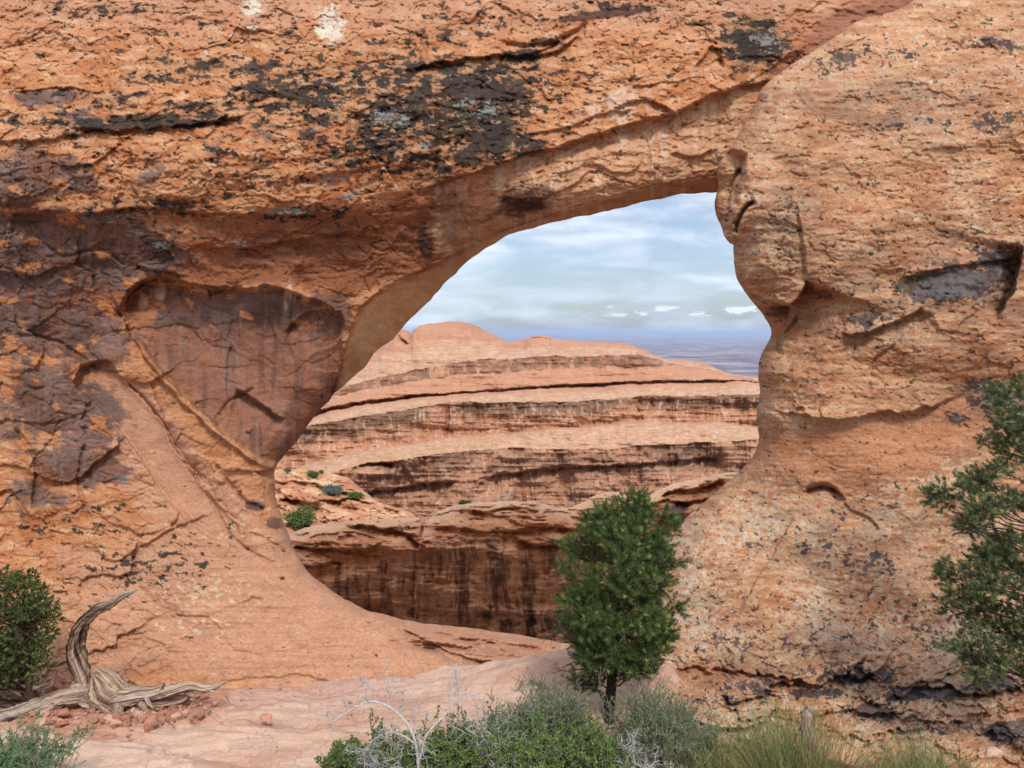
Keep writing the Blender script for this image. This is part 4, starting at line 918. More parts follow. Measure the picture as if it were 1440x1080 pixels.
for q, (yo, hf) in enumerate([(44000, 0), (44600, .45), (45600, .8), (46500, 1), (49000, 1), (51000, .0)]):
    top = 30 + 26 * terrace(fbm(hx / 9000, hx * 0 + .1 * q, 4, 661), 3, .3) + 8 * fbm(hx / 2200, hx * 0 + q, 4, 665)
    rows.append(np.stack([hx, np.full_like(hx, yo) + 500 * fbm(hx / 3000, hx * 0 + q, 2, 669), -205 + (top + 205) * hf], 1))
Hm = np.stack(rows); q, w = Hm.shape[:2]; idx = np.arange(q * w).reshape(q, w)
F = np.stack([idx[:-1, :-1].ravel(), idx[:-1, 1:].ravel(), idx[1:, 1:].ravel(), idx[1:, :-1].ravel()], 1)
g = link_mesh('far_hills', Hm.reshape(-1, 3), F, M_HILL); tag(g, kind='structure')

# ------------------------------------------------------------------ growth and wood helpers
class MB:
    def __init__(s): s.V = []; s.F3 = []; s.F4 = []; s.C = []; s.n = 0
    def add(s, V, F, C):
        V = np.asarray(V, np.float32).reshape(-1, 3); C = np.asarray(C, np.float32)
        if C.ndim == 1: C = np.broadcast_to(C, V.shape)
        F = np.asarray(F) + s.n
        (s.F3 if F.shape[1] == 3 else s.F4).append(F); s.V.append(V); s.C.append(C); s.n += len(V)
    def tubes(s, P, R, sides, C):
        """P (n,k,3) paths, R (n,k) radii, C (n,3) or (n,k,3)"""
        P = np.asarray(P, np.float64); R = np.asarray(R, np.float64); n, k, _ = P.shape
        T = np.gradient(P, axis=1); T /= np.linalg.norm(T, axis=2, keepdims=True) + 1e-9
        ref = np.where(np.abs(T[:, :1, 2:3]) > .9, np.array([1.0, 0, 0]), np.array([0, 0, 1.0])) * np.ones_like(T)
        A = np.cross(T, ref); A /= np.linalg.norm(A, axis=2, keepdims=True) + 1e-9; B = np.cross(T, A)
        a = np.linspace(0, 2 * np.pi, sides, endpoint=False)
        ring = P[:, :, None] + R[:, :, None, None] * (A[:, :, None] * np.cos(a)[None, None, :, None] + B[:, :, None] * np.sin(a)[None, None, :, None])
        V = ring.reshape(-1, 3); i = np.arange(n)[:, None, None] * k * sides; j = np.arange(k - 1)[None, :, None] * sides; q = np.arange(sides)[None, None, :]; q2 = (q + 1) % sides
        F = np.stack(np.broadcast_arrays(i + j + q, i + j + q2, i + j + sides + q2, i + j + sides + q), -1).reshape(-1, 4)
        C = np.asarray(C)
        if C.ndim == 1: Cv = np.broadcast_to(C, V.shape)
        elif C.ndim == 2: Cv = np.repeat(C, k * sides, 0)
        else: Cv = np.repeat(C.reshape(-1, 3), sides, 0)
        s.add(V, F, Cv)
    def blades(s, B, Dv, Ln, Wd, C, rng):
        """thin needle: one tapering triangle each"""
        n = len(B); r = rng.normal(size=(n, 3)); S = np.cross(Dv, r); S /= np.linalg.norm(S, axis=1, keepdims=True) + 1e-9
        w = (np.asarray(Wd) / 2 * np.ones(n))[:, None]; Ln = (np.asarray(Ln) * np.ones(n))[:, None]
        V = np.stack([B - S * w, B + S * w, B + Dv * Ln], 1); F = np.arange(n * 3).reshape(n, 3)
        s.add(V, F, np.repeat(C, 3, 0))
    def leaves(s, B, Dv, Ln, Wd, C, rng):
        """small bent leaf: two triangles meeting on the midrib"""
        n = len(B); r = rng.normal(size=(n, 3)); S = np.cross(Dv, r); S /= np.linalg.norm(S, axis=1, keepdims=True) + 1e-9; U_ = np.cross(S, Dv)
        w = (np.asarray(Wd) / 2 * np.ones(n))[:, None]; Ln = (np.asarray(Ln) * np.ones(n))[:, None]
        mid = B + Dv * Ln * .55
        V = np.stack([B, mid - S * w + U_ * w * .5, B + Dv * Ln, mid + S * w + U_ * w * .5], 1); i = np.arange(n)[:, None] * 4
        F = np.concatenate([i + np.array([[0, 1, 2]]), i + np.array([[0, 2, 3]])]); s.add(V, F, np.repeat(C, 4, 0))
    def build(s, name, mat, parent=None, smooth=True, origin=None):
        Fs = []
        if s.F3: Fs.append(np.concatenate(s.F3))
        if s.F4: Fs.append(np.concatenate(s.F4))
        return link_mesh(name, np.concatenate(s.V), Fs, mat, parent, np.concatenate(s.C), smooth, origin)
def unit(v): return v / (np.linalg.norm(v, axis=-1, keepdims=True) + 1e-9)
def at(u, v, D): return np.array([(u - 720) / FPX * D, D, ZC - (v - HZ) / FPX * D])

def local(o_parent, mb, name, mat, smooth=True):
    """mesh given in world coordinates under an empty"""
    base = np.array(o_parent.location)
    for i in range(len(mb.V)): mb.V[i] = mb.V[i] - base.astype(np.float32)
    return mb.build(name, mat, o_parent, smooth)

# ------------------------------------------------------------------ the dead juniper on the soil
def wood_limb(pts, rng_seed, grooves=1.0, tone=0.0, side=120, dense=3.0, flat=1.0, dark=None, D0=10.75):
    """pts: (u, v, D, radius px); weathered limb with grain running along it, gently twisted"""
    P = np.array([[*at(u, v, D), r / FPX * D] for u, v, D, r in pts])
    Q = smooth_curve(P, .012)
    n = len(Q); C3 = Q[:, :3]; R = np.maximum(Q[:, 3], .004)
    T = unit(np.gradient(C3, axis=0)); A = unit(np.cross(T, np.array([0, 1.0, 0.15]))); B = np.cross(T, A)
    a = np.linspace(0, 2 * np.pi, side, endpoint=False); sl = np.r_[0, np.cumsum(np.linalg.norm(np.diff(C3, axis=0), axis=1))]
    S, An = np.meshgrid(sl, a, indexing='ij'); tw = An + S * 1.1 + .3 * np.sin(S * 5 + rng_seed)
    cx, cy = np.cos(tw), np.sin(tw)
    def cyl(k, ks, sd_): return perlin(cx * k + 7 + S * ks, cy * k + 3 * 1 + S * ks * .6, sd_)
    g1 = cyl(1.3, 1.6, rng_seed); g2 = cyl(3.1, 2.0, rng_seed + 3); g3 = cyl(8.5, 2.4, rng_seed + 5); lump = perlin(np.cos(An) * 1 + S * 6, np.sin(An) * 1 + S * 4, rng_seed + 8)
    rr = R[:, None] * (1 + .24 * g1 - .20 * grooves * np.abs(g2) + .06 * grooves * g3 + .20 * lump + .10 * perlin(np.cos(An) * 2 + S * 18, np.sin(An) * 2 + S * 11, rng_seed + 9))
    V = C3[:, None] + A[:, None] * (np.cos(An) * rr)[..., None] + B[:, None] * (np.sin(An) * rr * flat)[..., None]
    st = np.clip(.5 + .9 * g2 + .6 * g3, 0, 1)
    c = mixc(np.broadcast_to(lin(196, 172, 148), st.shape + (3,)).copy(), lin(150, 118, 92), st)
    c = mixc(c, lin(110, 78, 56), .6 * np.clip(g1 * 2, 0, 1)); c = mixc(c, lin(178, 170, 164), .6 * np.clip(cyl(3, .5, rng_seed + 11) * 2.2, 0, 1))
    c = mixc(c, lin(62, 44, 34), .85 * sm(.18, .42, g3 * .7 + g2 * .5))
    if dark is not None:
        w = dark(S / sl[-1])
        c = mixc(c, lin(84, 52, 38), w * np.clip(.55 + .9 * g2, 0, 1)); c = mixc(c, lin(40, 28, 26), w * sm(.1, .4, g2 * .7 + g3 * .6))
    m = MB(); idx = np.arange(n * side).reshape(n, side); nx = np.roll(idx, -1, 1)
    F = np.stack([idx[:-1], nx[:-1], nx[1:], idx[1:]], -1).reshape(-1, 4); m.add(V, F, c.reshape(-1, 3))
    for e in (0, n - 1):
        k = m.n; ring = V[e]; cen = ring.mean(0); 
        m.add(np.vstack([ring, cen[None]]), np.array([[i, (i + 1) % side, side] for i in range(side)]), lin(120, 92, 72))
    return m
def merge(*ms):
    r = MB()
    for m in ms:
        off = r.n
        r.V += m.V; r.C += m.C; r.F3 += [f + off for f in m.F3]; r.F4 += [f + off for f in m.F4]; r.n += m.n
    return r
DL = 10.75
lb = ground_pt(160, 1006)
log = empty('dead_tree', (lb[0], lb[1], lb[2]))
tag(log, 'bleached dead juniper lying on red soil with one dark limb curving upward', 'dead tree')
local(log, wood_limb([(128, 985, DL, 13), (120, 966, DL, 11.5), (112, 940, DL, 12), (108, 912, DL, 11.5), (112, 890, DL - .05, 10), (121, 872, DL - .1, 8.5), (137, 858, DL - .15, 7.5), (156, 849, DL - .2, 6.5), (172, 838, DL - .25, 4.5), (184, 833, DL - .3, 3), (193, 830, DL - .3, .8)], 3, 1.5,
      dark=lambda t: sm(.92, .6, t) * .9 + .1), 'upright_limb', M_WOOD)
local(log, merge(wood_limb([(132, 952, DL - .05, 5), (138, 962, DL - .1, 14), (145, 975, DL - .15, 19), (158, 990, DL - .2, 16), (164, 1004, DL - .2, 8)], 9, 1.3, side=120),
                 wood_limb([(140, 941, DL + .05, 3), (150, 950, DL, 8), (163, 962, DL - .05, 10), (178, 974, DL - .1, 10), (190, 982, DL - .1, 8)], 13, 1.2),
                 wood_limb([(120, 960, DL, 10), (112, 970, DL - .05, 14), (126, 984, DL - .1, 13), (146, 992, DL - .18, 11), (152, 1004, DL - .2, 5)], 17, 1.2),
                 wood_limb([(176, 978, DL - .3, 5), (168, 990, DL - .34, 7), (168, 1004, DL - .36, 6), (180, 1009, DL - .36, 5.5), (191, 1004, DL - .36, 5), (194, 996, DL - .34, 4)], 15, 1.3)), 'root_crown', M_WOOD)
local(log, wood_limb([(126, 974, DL - .05, 12), (104, 978, DL - .15, 12), (80, 984, DL - .25, 11), (50, 994, DL - .33, 11), (22, 1001, DL - .38, 9.5), (-4, 1007, DL - .42, 9), (-40, 1016, DL - .5, 8), (-80, 1024, DL - .55, 5)], 21, 1.2), 'root', M_WOOD)
local(log, merge(wood_limb([(156, 992, DL - .25, 9), (172, 984, DL - .25, 14), (192, 978, DL - .22, 11.5), (215, 975, DL - .2, 9), (240, 970, DL - .2, 8.5), (268, 965, DL - .15, 7.5), (284, 969, DL - .15, 6), (298, 967, DL - .15, 4.5), (312, 961, DL - .15, 2.6), (321, 958, DL - .15, .8)], 27, 1.2),
                 wood_limb([(190, 984, DL - .1, 8), (215, 988, DL - .1, 10), (240, 985, DL - .1, 9), (258, 982, DL - .1, 6), (266, 977, DL - .1, 4)], 33, 1.2),
                 wood_limb([(196, 988, DL - .28, 5), (203, 996, DL - .28, 5.5), (199, 1004, DL - .28, 3)], 35, 1),
                 wood_limb([(225, 973, DL - .22, 3.2), (229, 965, DL - .25, 2.6), (230, 960, DL - .26, 1.4)], 51, 1.4, side=24), wood_limb([(206, 981, DL - .3, 3), (210, 990, DL - .34, 2.4), (216, 996, DL - .35, 1)], 52, 1.4, side=24), wood_limb([(290, 968, DL - .16, 2.2), (300, 973, DL - .2, 1.6), (307, 974, DL - .22, .6)], 53, 1.4, side=24),
                 wood_limb([(262, 974, DL - .15, 3), (272, 978, DL - .2, 3.5), (274, 982, DL - .2, 1.5)], 36, 1)), 'root', M_WOOD)
for pts, sd0 in (([(20, 1038, 10.2, 3), (60, 1034, 10.25, 3.4), (95, 1020, 10.3, 3), (128, 1012, 10.35, 1)], 41), ([(-10, 990, 10.7, 2.5), (30, 984, 10.7, 3), (58, 972, 10.7, 2)], 43), ([(48, 968, 10.5, 4), (70, 962, 10.5, 3.5), (78, 950, 10.5, 2), (83, 940, 10.5, .8)], 45)):
    m = wood_limb(pts, sd0, 1, side=20)
    gl = {41: 'grey fallen branch lying on the soil in front of the bleached log', 43: 'short grey stick lying beneath the left juniper crown', 45: 'dark crooked branch sticking up beside the left juniper trunk'}[sd0]
    o = m.build('fallen_branch', M_WOOD, None, True, at(*pts[1][:3])); tag(o, gl, 'branch')

# ------------------------------------------------------------------ loose stones, each one its own
rs = random.Random(5)
def stone_mesh(seed):
    r = random.Random(seed); bm = bmesh.new()
    for _ in range(16):
        v = Vector((r.uniform(-1, 1), r.uniform(-1, 1), r.uniform(-1, 1))); v.normalize(); v *= r.uniform(.75, 1)
        bm.verts.new((v.x * .5, v.y * .42, v.z * .33))
    bmesh.ops.convex_hull(bm, input=bm.verts)
    bmesh.ops.delete(bm, geom=[v for v in bm.verts if not v.link_faces], context='VERTS')
    bmesh.ops.bevel(bm, geom=bm.edges[:], offset=.035, segments=2, affect='EDGES', profile=.6)
    bmesh.ops.subdivide_edges(bm, edges=bm.edges[:], cuts=1); bmesh.ops.triangulate(bm, faces=bm.faces[:]); bm.normal_update()
    for v in bm.verts: v.co += v.normal * .02 * mnoise.fractal(v.co * 5 + Vector((seed, 0, 0)), .7, 2, 3)
    Vs = np.array([v.co[:] for v in bm.verts]); bm.verts.index_update()
    Fs = np.array([[v.index for v in f.verts] for f in bm.faces if len(f.verts) == 3]); bm.free(); return Vs, Fs
tones = [lin(198, 144, 116), lin(186, 128, 102), lin(174, 114, 90), lin(208, 162, 136), lin(160, 120, 102)]
protos = []
for k in range(10):
    Vs, Fs = stone_mesh(k + 3); cc = np.broadcast_to(tones[k % 5], Vs.shape) * (1 + .1 * fbm(Vs[:, 0] * 4, Vs[:, 1] * 4 + Vs[:, 2] * 4, 3, 701))[:, None]
    protos.append(link_mesh('stone', Vs, Fs, M_STONE, None, cc, smooth=False))
used_p = [False] * 10
def put_stone(u, v, wpx, label, group=None, cat='stone', squash=1.0, k=None, yaw=None):
    x, y, z = ground_pt(u, v); wpx *= 1.35; k = rs.randrange(10) if k is None else k
    o = protos[k] if not used_p[k] else protos[k].copy()
    if used_p[k]: COL.objects.link(o)
    used_p[k] = True
    sc = wpx / FPX * y
    o.scale = (sc, sc * rs.uniform(.8, 1.1), sc * squash * rs.uniform(.85, 1.15)); o.rotation_euler = (rs.uniform(-.25, .25), rs.uniform(-.25, .25), rs.uniform(0, 6.28) if yaw is None else yaw)
    o.location = (x, y, z + .065 + sc * .10 * squash); tag(o, label, cat, group)
big = [(246, 1001, 26, 'large flat red stone leaning at the right end of the bleached log'), (163, 1028, 20, 'red block stone on the soil below the root crown'),
       (212, 1026, 24, 'wide flat pinkish stone on the lower edge of the soil'), (66, 1012, 22, 'pale red stone under the left limb of the dead tree'), (90, 1016, 26, 'broad tilted stone on the soil left of the root crown'),
       (58, 1026, 18, 'low red stone nearest the lower left bush'), (247, 1018, 16, 'rounded stone below the right end of the log'), (289, 988, 14, 'dark reddish stone at the far right tip of the stone scatter'),
       (84, 998, 12, 'small red stone wedged against the left limb'), (112, 996, 14, 'flat stone directly below the upright limb'), (375, 1020, 20, 'single small rock lying alone on bare slickrock')]
for u, v, w, lb_ in big: put_stone(u, v, w, lb_, squash=.9)
for i in range(190):
    if i < 130: u = rs.gauss(215, 48); v = 1012 + rs.gauss(0, 11) - (u - 200) * .13
    else: u = rs.gauss(85, 45); v = 1012 + rs.gauss(0, 14)
    if not (40 < u < 315 and 975 < v < 1045): continue
    put_stone(u, v, rs.choice([5, 6, 7, 8, 10, 12, 14]), 'small angular red stone scattered on the soil around the dead log', 'small stones around the dead log')
for i in range(22):
    put_stone(rs.uniform(-5, 85), rs.uniform(935, 985), rs.choice([8, 12, 16, 20]), 'pale red rubble stone behind and under the left juniper', 'rubble under the left juniper')
for i in range(36):
    put_stone(rs.uniform(330, 600), rs.uniform(965, 1060), rs.choice([2, 3, 3, 4, 6]), 'tiny chip of rock on the bare slickrock between the dead log and the bushes', 'rock chips on the bare slickrock')

# ------------------------------------------------------------------ trees and bushes
def wig_path(p0, p1, k, amp, rng, sag=0.0):
    t = np.linspace(0, 1, k)[:, None]; P = p0 + (p1 - p0) * t
    n = rng.normal(size=(k, 3)) * amp; n[0] = 0; n[-1] = 0; P = P + n; P[:, 2] -= sag * (4 * t * (1 - t))[:, 0]
    return P
def conifer(name, base, trunk_pts, lobes, label, seed, needle=(.052, .0052), shoots=24, per=46, cols=None, tip=.25, up=.55, shl=.11, bark=lin(62, 50, 42), trunk_r=.075, group=None, twig_n=0, fill=0.5, limb_r=.02):
    """trunk_pts world (k,3) with radii; lobes (m,4) world centre + radius of the clumps the crown is made of"""
    rng = np.random.RandomState(seed); root = empty(name, base); tag(root, label, 'tree', group)
    T = np.array(trunk_pts); T[:, 3] *= .8; tm = MB()
    Q = smooth_curve(T, .03); tm.tubes(Q[None, :, :3], Q[None, :, 3] * (1 + .10 * fbm(np.arange(len(Q)) * .3, np.zeros(len(Q)), 2, seed))[None], 14, bark)
    local(root, tm, 'trunk', M_BARK)
    bm_ = MB(); fm = MB(); ax = Q[:, :3]
    lp = []; lr = []
    for cx, cy, cz, r in lobes:
        c = np.array([cx, cy, cz]); i = np.argmin(np.abs(ax[:, 2] - (cz - .35 * np.hypot(cx - ax[:, 0], cy - ax[:, 1]) - .05))); p0 = ax[min(i, len(ax) - 2)]
        lp.append(wig_path(p0, c, 7, .018, rng)); lr.append(np.linspace(limb_r, limb_r * .3, 7))
        for _ in range(5):
            e = c + unit(rng.normal(size=3)) * r * .8; lp.append(wig_path(c + (p0 - c) * rng.uniform(.0, .3), e, 7, .01, rng)); lr.append(np.linspace(limb_r * .3, .002, 7))
    bm_.tubes(np.array(lp), np.array(lr), 6, bark)
    if twig_n:
        tp = []; 
        for _ in range(twig_n):
            j = rng.randint(len(lobes)); c = np.array(lobes[j][:3]); d = unit(rng.normal(size=3) * [1, 1, .5]); tp.append(wig_path(c, c + d * lobes[j][3] * 1.35, 7, .012, rng))
        bm_.tubes(np.array(tp), np.tile(np.linspace(.005, .0015, 7), (len(tp), 1)), 4, lin(150, 140, 132))
    local(root, bm_, 'branches', M_BARK)
    cols = cols or (lin(62, 80, 42), lin(112, 130, 68), lin(172, 182, 108))
    for cx, cy, cz, r in lobes:
        c = np.array([cx, cy, cz]); axp = np.array([np.interp(cz, ax[:, 2], ax[:, 0]), np.interp(cz, ax[:, 2], ax[:, 1]), cz])
        n = max(4, int(shoots * (r / .2) ** 2)); d = unit(rng.normal(size=(n, 3)))
        out = unit(c - axp + 1e-4)
        st = c + d * r * rng.uniform(fill, .95, (n, 1)); sd_ = unit(d * .7 + np.array([0, 0, up]) + out * .3 + rng.normal(size=(n, 3)) * .25)
        ln = rng.uniform(.6, 1.15, n) * shl
        t = rng.uniform(0, 1, (n, per)) ** .8; B = st[:, None] + sd_[:, None] * (ln[:, None] * t)[..., None]
        nd_ = unit(sd_[:, None] * .62 + unit(rng.normal(size=(n, per, 3))) * 1.0)
        ck = mixc(np.broadcast_to(cols[0], (n, 3)).copy(), cols[1], rng.uniform(0, 1, n))
        ck = np.repeat(ck[:, None], per, 1) * rng.uniform(.8, 1.2, (n, per, 1))
        tips = (t > .72) & (rng.uniform(size=(n, 1)) < tip); ck = np.where(tips[..., None], cols[2] * rng.uniform(.8, 1.1, (n, per, 1)), ck)
        k = n * per
        fm.blades(B.reshape(k, 3), nd_.reshape(k, 3), needle[0] * rng.uniform(.7, 1.15, k), needle[1], ck.reshape(k, 3), rng)
    local(root, fm, 'foliage', M_LEAF, smooth=False)
    return root
rng = np.random.RandomState(11)
# the pinyon in the middle
DP = 9.55
prof = [(688, 884, 900), (700, 874, 908), (715, 862, 912), (727, 846, 918), (740, 822, 924), (750, 812, 944), (765, 800, 950), (790, 792, 952), (830, 790, 955), (860, 792, 955), (890, 794, 952), (912, 800, 946), (930, 812, 925), (940, 822, 905)]
pv = [p[0] for p in prof]; lob = []
tries = 0
while len(lob) < 74 and tries < 9000:
    tries += 1
    v = rng.uniform(700, 936); a, b = np.interp(v, pv, [p[1] for p in prof]), np.interp(v, pv, [p[2] for p in prof])
    hw = (b - a) / 2 + 5; cu = (a + b) / 2; rpx = rng.uniform(11, 22) if hw > 35 else 10
    if hw < rpx: continue
    ang = rng.uniform(0, 2 * np.pi); q = rng.uniform(.35, 1) ** .5
    uu = cu + math.cos(ang) * (hw - rpx) * q; dd = math.sin(ang) * (hw - rpx) * q / FPX * DP
    p = at(uu, v, DP); p[1] += dd
    if any((p[0] - l[0]) ** 2 + (p[1] - l[1]) ** 2 + (p[2] - l[2]) ** 2 < (.19) ** 2 for l in lob): continue
    lob.append((*p, rpx / FPX * DP))
for (u, v, r, dd) in [(892, 702, 9, 0), (884, 712, 11, .05), (905, 712, 11, 0), (903, 724, 14, -.1), (938, 728, 12, 0), (942, 742, 12, -.1), (832, 738, 12, 0), (838, 750, 14, -.1), (803, 768, 12, 0), (948, 790, 11, 0), (950, 855, 11, 0), (798, 800, 12, 0), (797, 845, 12, 0), (800, 885, 12, 0),
                      (870, 800, 18, -.6), (845, 850, 18, -.65), (900, 850, 18, -.62), (868, 900, 16, -.5), (825, 905, 14, -.3), (905, 905, 14, -.3), (935, 900, 12, 0), (828, 968, 13, .1), (838, 960, 12, 0), (812, 960, 9, .1), (852, 945, 12, 0), (858, 925, 12, 0), (888, 944, 10, 0), (896, 950, 7, .05), (868, 932, 12, 0)]:
    p = at(u, v, DP); p[1] += dd; lob.append((*p, r / FPX * DP))
b0 = at(857, 1015, DP); b0[2] = gz(b0[0], b0[1]) - .03
tr = [(*b0, .085)] + [(*at(u, v, DP), r) for u, v, r in [(857, 990, .085), (860, 965, .078), (862, 935, .07), (866, 900, .062), (872, 850, .05), (880, 790, .035), (888, 740, .02), (892, 700, .008)]]
pin = conifer('pinyon_tree', tuple(b0), tr, lob, 'bushy dark green pinyon pine standing alone in front of the opening', 21, shoots=74, per=84, shl=.14, fill=.3, tip=.14, twig_n=14, trunk_r=.06, limb_r=.012)
tw = MB(); Ps = []; Rs = []
for a_, b_ in [((850, 925), (812, 962)), ((846, 935), (800, 960)), ((840, 930), (795, 935)), ((850, 950), (788, 958)), ((835, 945), (818, 990)), ((826, 940), (790, 975)), ((800, 880), (762, 905)), ((796, 850), (768, 870)), ((845, 920), (838, 968)), ((820, 940), (776, 948))]:
    p0, p1 = at(*a_, DP - .05), at(*b_, DP - .15); P = wig_path(p0, p1, 7, .012, rng, -.02); Ps.append(P); Rs.append(np.linspace(.009, .002, 7))
    for _ in range(4):
        i = rng.randint(2, 6); q = P[i]; Ps.append(wig_path(q, q + (p1 - p0) * .3 + rng.normal(size=3) * .06, 7, .008, rng)); Rs.append(np.linspace(.004, .0012, 7))
tw.tubes(np.array(Ps), np.array(Rs), 5, lin(84, 74, 68)); local(pin, tw, 'dead_twigs', M_BARK).__setitem__('kind', 'stuff')

# juniper at the left edge
DJ = 10.55; lob = []
env = [(800, -60, 8), (812, -70, 30), (825, -80, 52), (845, -90, 74), (865, -95, 82), (890, -95, 80), (915, -95, 70), (940, -90, 66), (960, -85, 40), (975, -80, 20)]
tries = 0
while len(lob) < 130 and tries < 6000:
    tries += 1; v = rng.uniform(806, 970); a, b = np.interp(v, [e[0] for e in env], [e[1] for e in env]), np.interp(v, [e[0] for e in env], [e[2] for e in env])
    rpx = rng.uniform(9, 16); hw = (b - a) / 2; cu = (a + b) / 2; ang = rng.uniform(0, 6.283); q = rng.uniform(.3, 1) ** .5
    if hw < rpx: continue
    p = at(cu + math.cos(ang) * (hw - rpx) * q, v, DJ); p[1] += math.sin(ang) * (hw - rpx) * q / 100 * .8
    if any((p[0] - l[0]) ** 2 + (p[1] - l[1]) ** 2 + (p[2] - l[2]) ** 2 < .11 ** 2 for l in lob): continue
    lob.append((*p, rpx / FPX * DJ))
for (u, v, r) in [(68, 850, 13), (74, 868, 11), (66, 890, 14), (60, 915, 12), (62, 935, 11), (40, 832, 12), (18, 818, 11), (4, 806, 8), (30, 860, 15), (10, 900, 15), (20, 950, 12), (48, 945, 9), (55, 955, 7)]:
    p = at(u, v, DJ - .3); lob.append((*p, r / FPX * DJ))
b0 = at(46, 988, DJ); b0[2] = gz(b0[0], b0[1]) - .03
tr = [(*b0, .07)] + [(*at(u, v, DJ), r) for u, v, r in [(44, 975, .075), (40, 950, .07), (36, 920, .06), (20, 880, .05), (0, 840, .03), (-10, 812, .01)]]
conifer('juniper_tree', tuple(b0), tr, lob, 'dense olive green juniper cut by the left edge, behind the fallen log', 31, needle=(.026, .011), shoots=70, per=56, limb_r=.014,
        cols=(lin(78, 92, 48), lin(116, 128, 70), lin(152, 158, 90)), tip=.3, up=.35, shl=.07, bark=lin(82, 66, 54), twig_n=16)

# pinyon at the right edge, its trunk outside the frame
DR = 8.55; L0 = [(1428, 560, 18), (1436, 585, 22), (1412, 590, 16), (1400, 602, 13), (1420, 612, 18), (1396, 622, 8), (1438, 630, 20), (1430, 648, 14), (1388, 658, 16), (1376, 676, 18), (1358, 684, 18), (1342, 696, 15), (1326, 704, 12), (1396, 684, 16), (1362, 704, 18), (1340, 716, 12), (1382, 704, 16), (1408, 700, 14), (1398, 722, 12),
      (1368, 730, 16), (1352, 740, 10), (1386, 746, 16), (1412, 752, 14), (1322, 790, 10), (1328, 804, 13), (1342, 816, 15), (1362, 800, 16), (1380, 782, 16), (1398, 776, 16), (1420, 790, 20), (1436, 770, 18), (1360, 832, 17), (1342, 836, 10), (1382, 820, 18), (1402, 812, 18), (1432, 826, 20), (1376, 856, 18), (1356, 866, 14), (1400, 850, 20),
      (1322, 903, 9), (1334, 908, 9), (1348, 904, 10), (1370, 890, 16), (1392, 884, 20), (1416, 872, 20), (1436, 868, 20), (1366, 918, 15), (1360, 938, 12), (1384, 922, 18), (1408, 908, 18), (1430, 915, 20), (1384, 940, 12), (1410, 938, 12), (1436, 940, 14), (1432, 700, 12), (1434, 900, 18)]
lob = [(*(at(u - 3, v, DR) + np.array([0, rng.uniform(-.3, .35), 0])), r * 1.2 / FPX * DR) for u, v, r in L0]
lob += [(*(at(rng.uniform(1450, 1600), rng.uniform(545, 950), DR) + np.array([0, rng.uniform(-.5, .6), 0])), .16) for _ in range(60)]
b0 = at(1512, 1090, DR); b0[2] = gz(b0[0], b0[1]) - .1
tr = [(*b0, .13)] + [(*at(u, v, DR), r) for u, v, r in [(1510, 1000, .12), (1505, 880, .1), (1512, 760, .08), (1505, 650, .06), (1500, 560, .03), (1498, 500, .01)]]
conifer('pinyon_tree', tuple(b0), tr, lob, 'open grey-green pinyon reaching in from the right edge against the buttress', 41, needle=(.042, .0052), shoots=70, per=72, cols=(lin(76, 90, 56), lin(120, 132, 86), lin(176, 180, 120)), tip=.3, up=.3, shl=.085, twig_n=46, fill=.15, limb_r=.012, bark=lin(58, 50, 46))

# ---- bushes: recursive stems
def grow(p, d, ln, r, lvl, rng, out, spread=.7, k=7, kids=(3, 5), wig=.16, shrink=.62, updraft=.15, tips=None):
    P = [p]; q = d.copy()
    for i in range(k - 1):
        q = unit(q + rng.normal(size=3) * wig + np.array([0, 0, updraft * .3])); P.append(P[-1] + q * ln / (k - 1))
    P = np.array(P); out.append((P, r, lvl))
    if lvl == 0:
        if tips is not None: tips.append(P)
        return
    for _ in range(rng.randint(*kids)):
        i = rng.randint(2, k); dd = unit(P[i] - P[i - 1] + rng.normal(size=3) * spread + np.array([0, 0, updraft]))
        grow(P[i], dd, ln * shrink * rng.uniform(.7, 1.15), r * .58, lvl - 1, rng, out, spread, k, kids, wig, shrink, updraft, tips)
def stems_mesh(out, col, rng, vary=.15, sides=4, rmin=.0016, taper=.55):
    m = MB(); P = np.array([o[0] for o in out]); r = np.array([max(o[1], rmin) for o in out])[:, None] * np.linspace(1, taper, P.shape[1])[None]
    C = col * rng.uniform(1 - vary, 1 + vary, (len(out), 1)); m.tubes(P, r, sides, C); return m
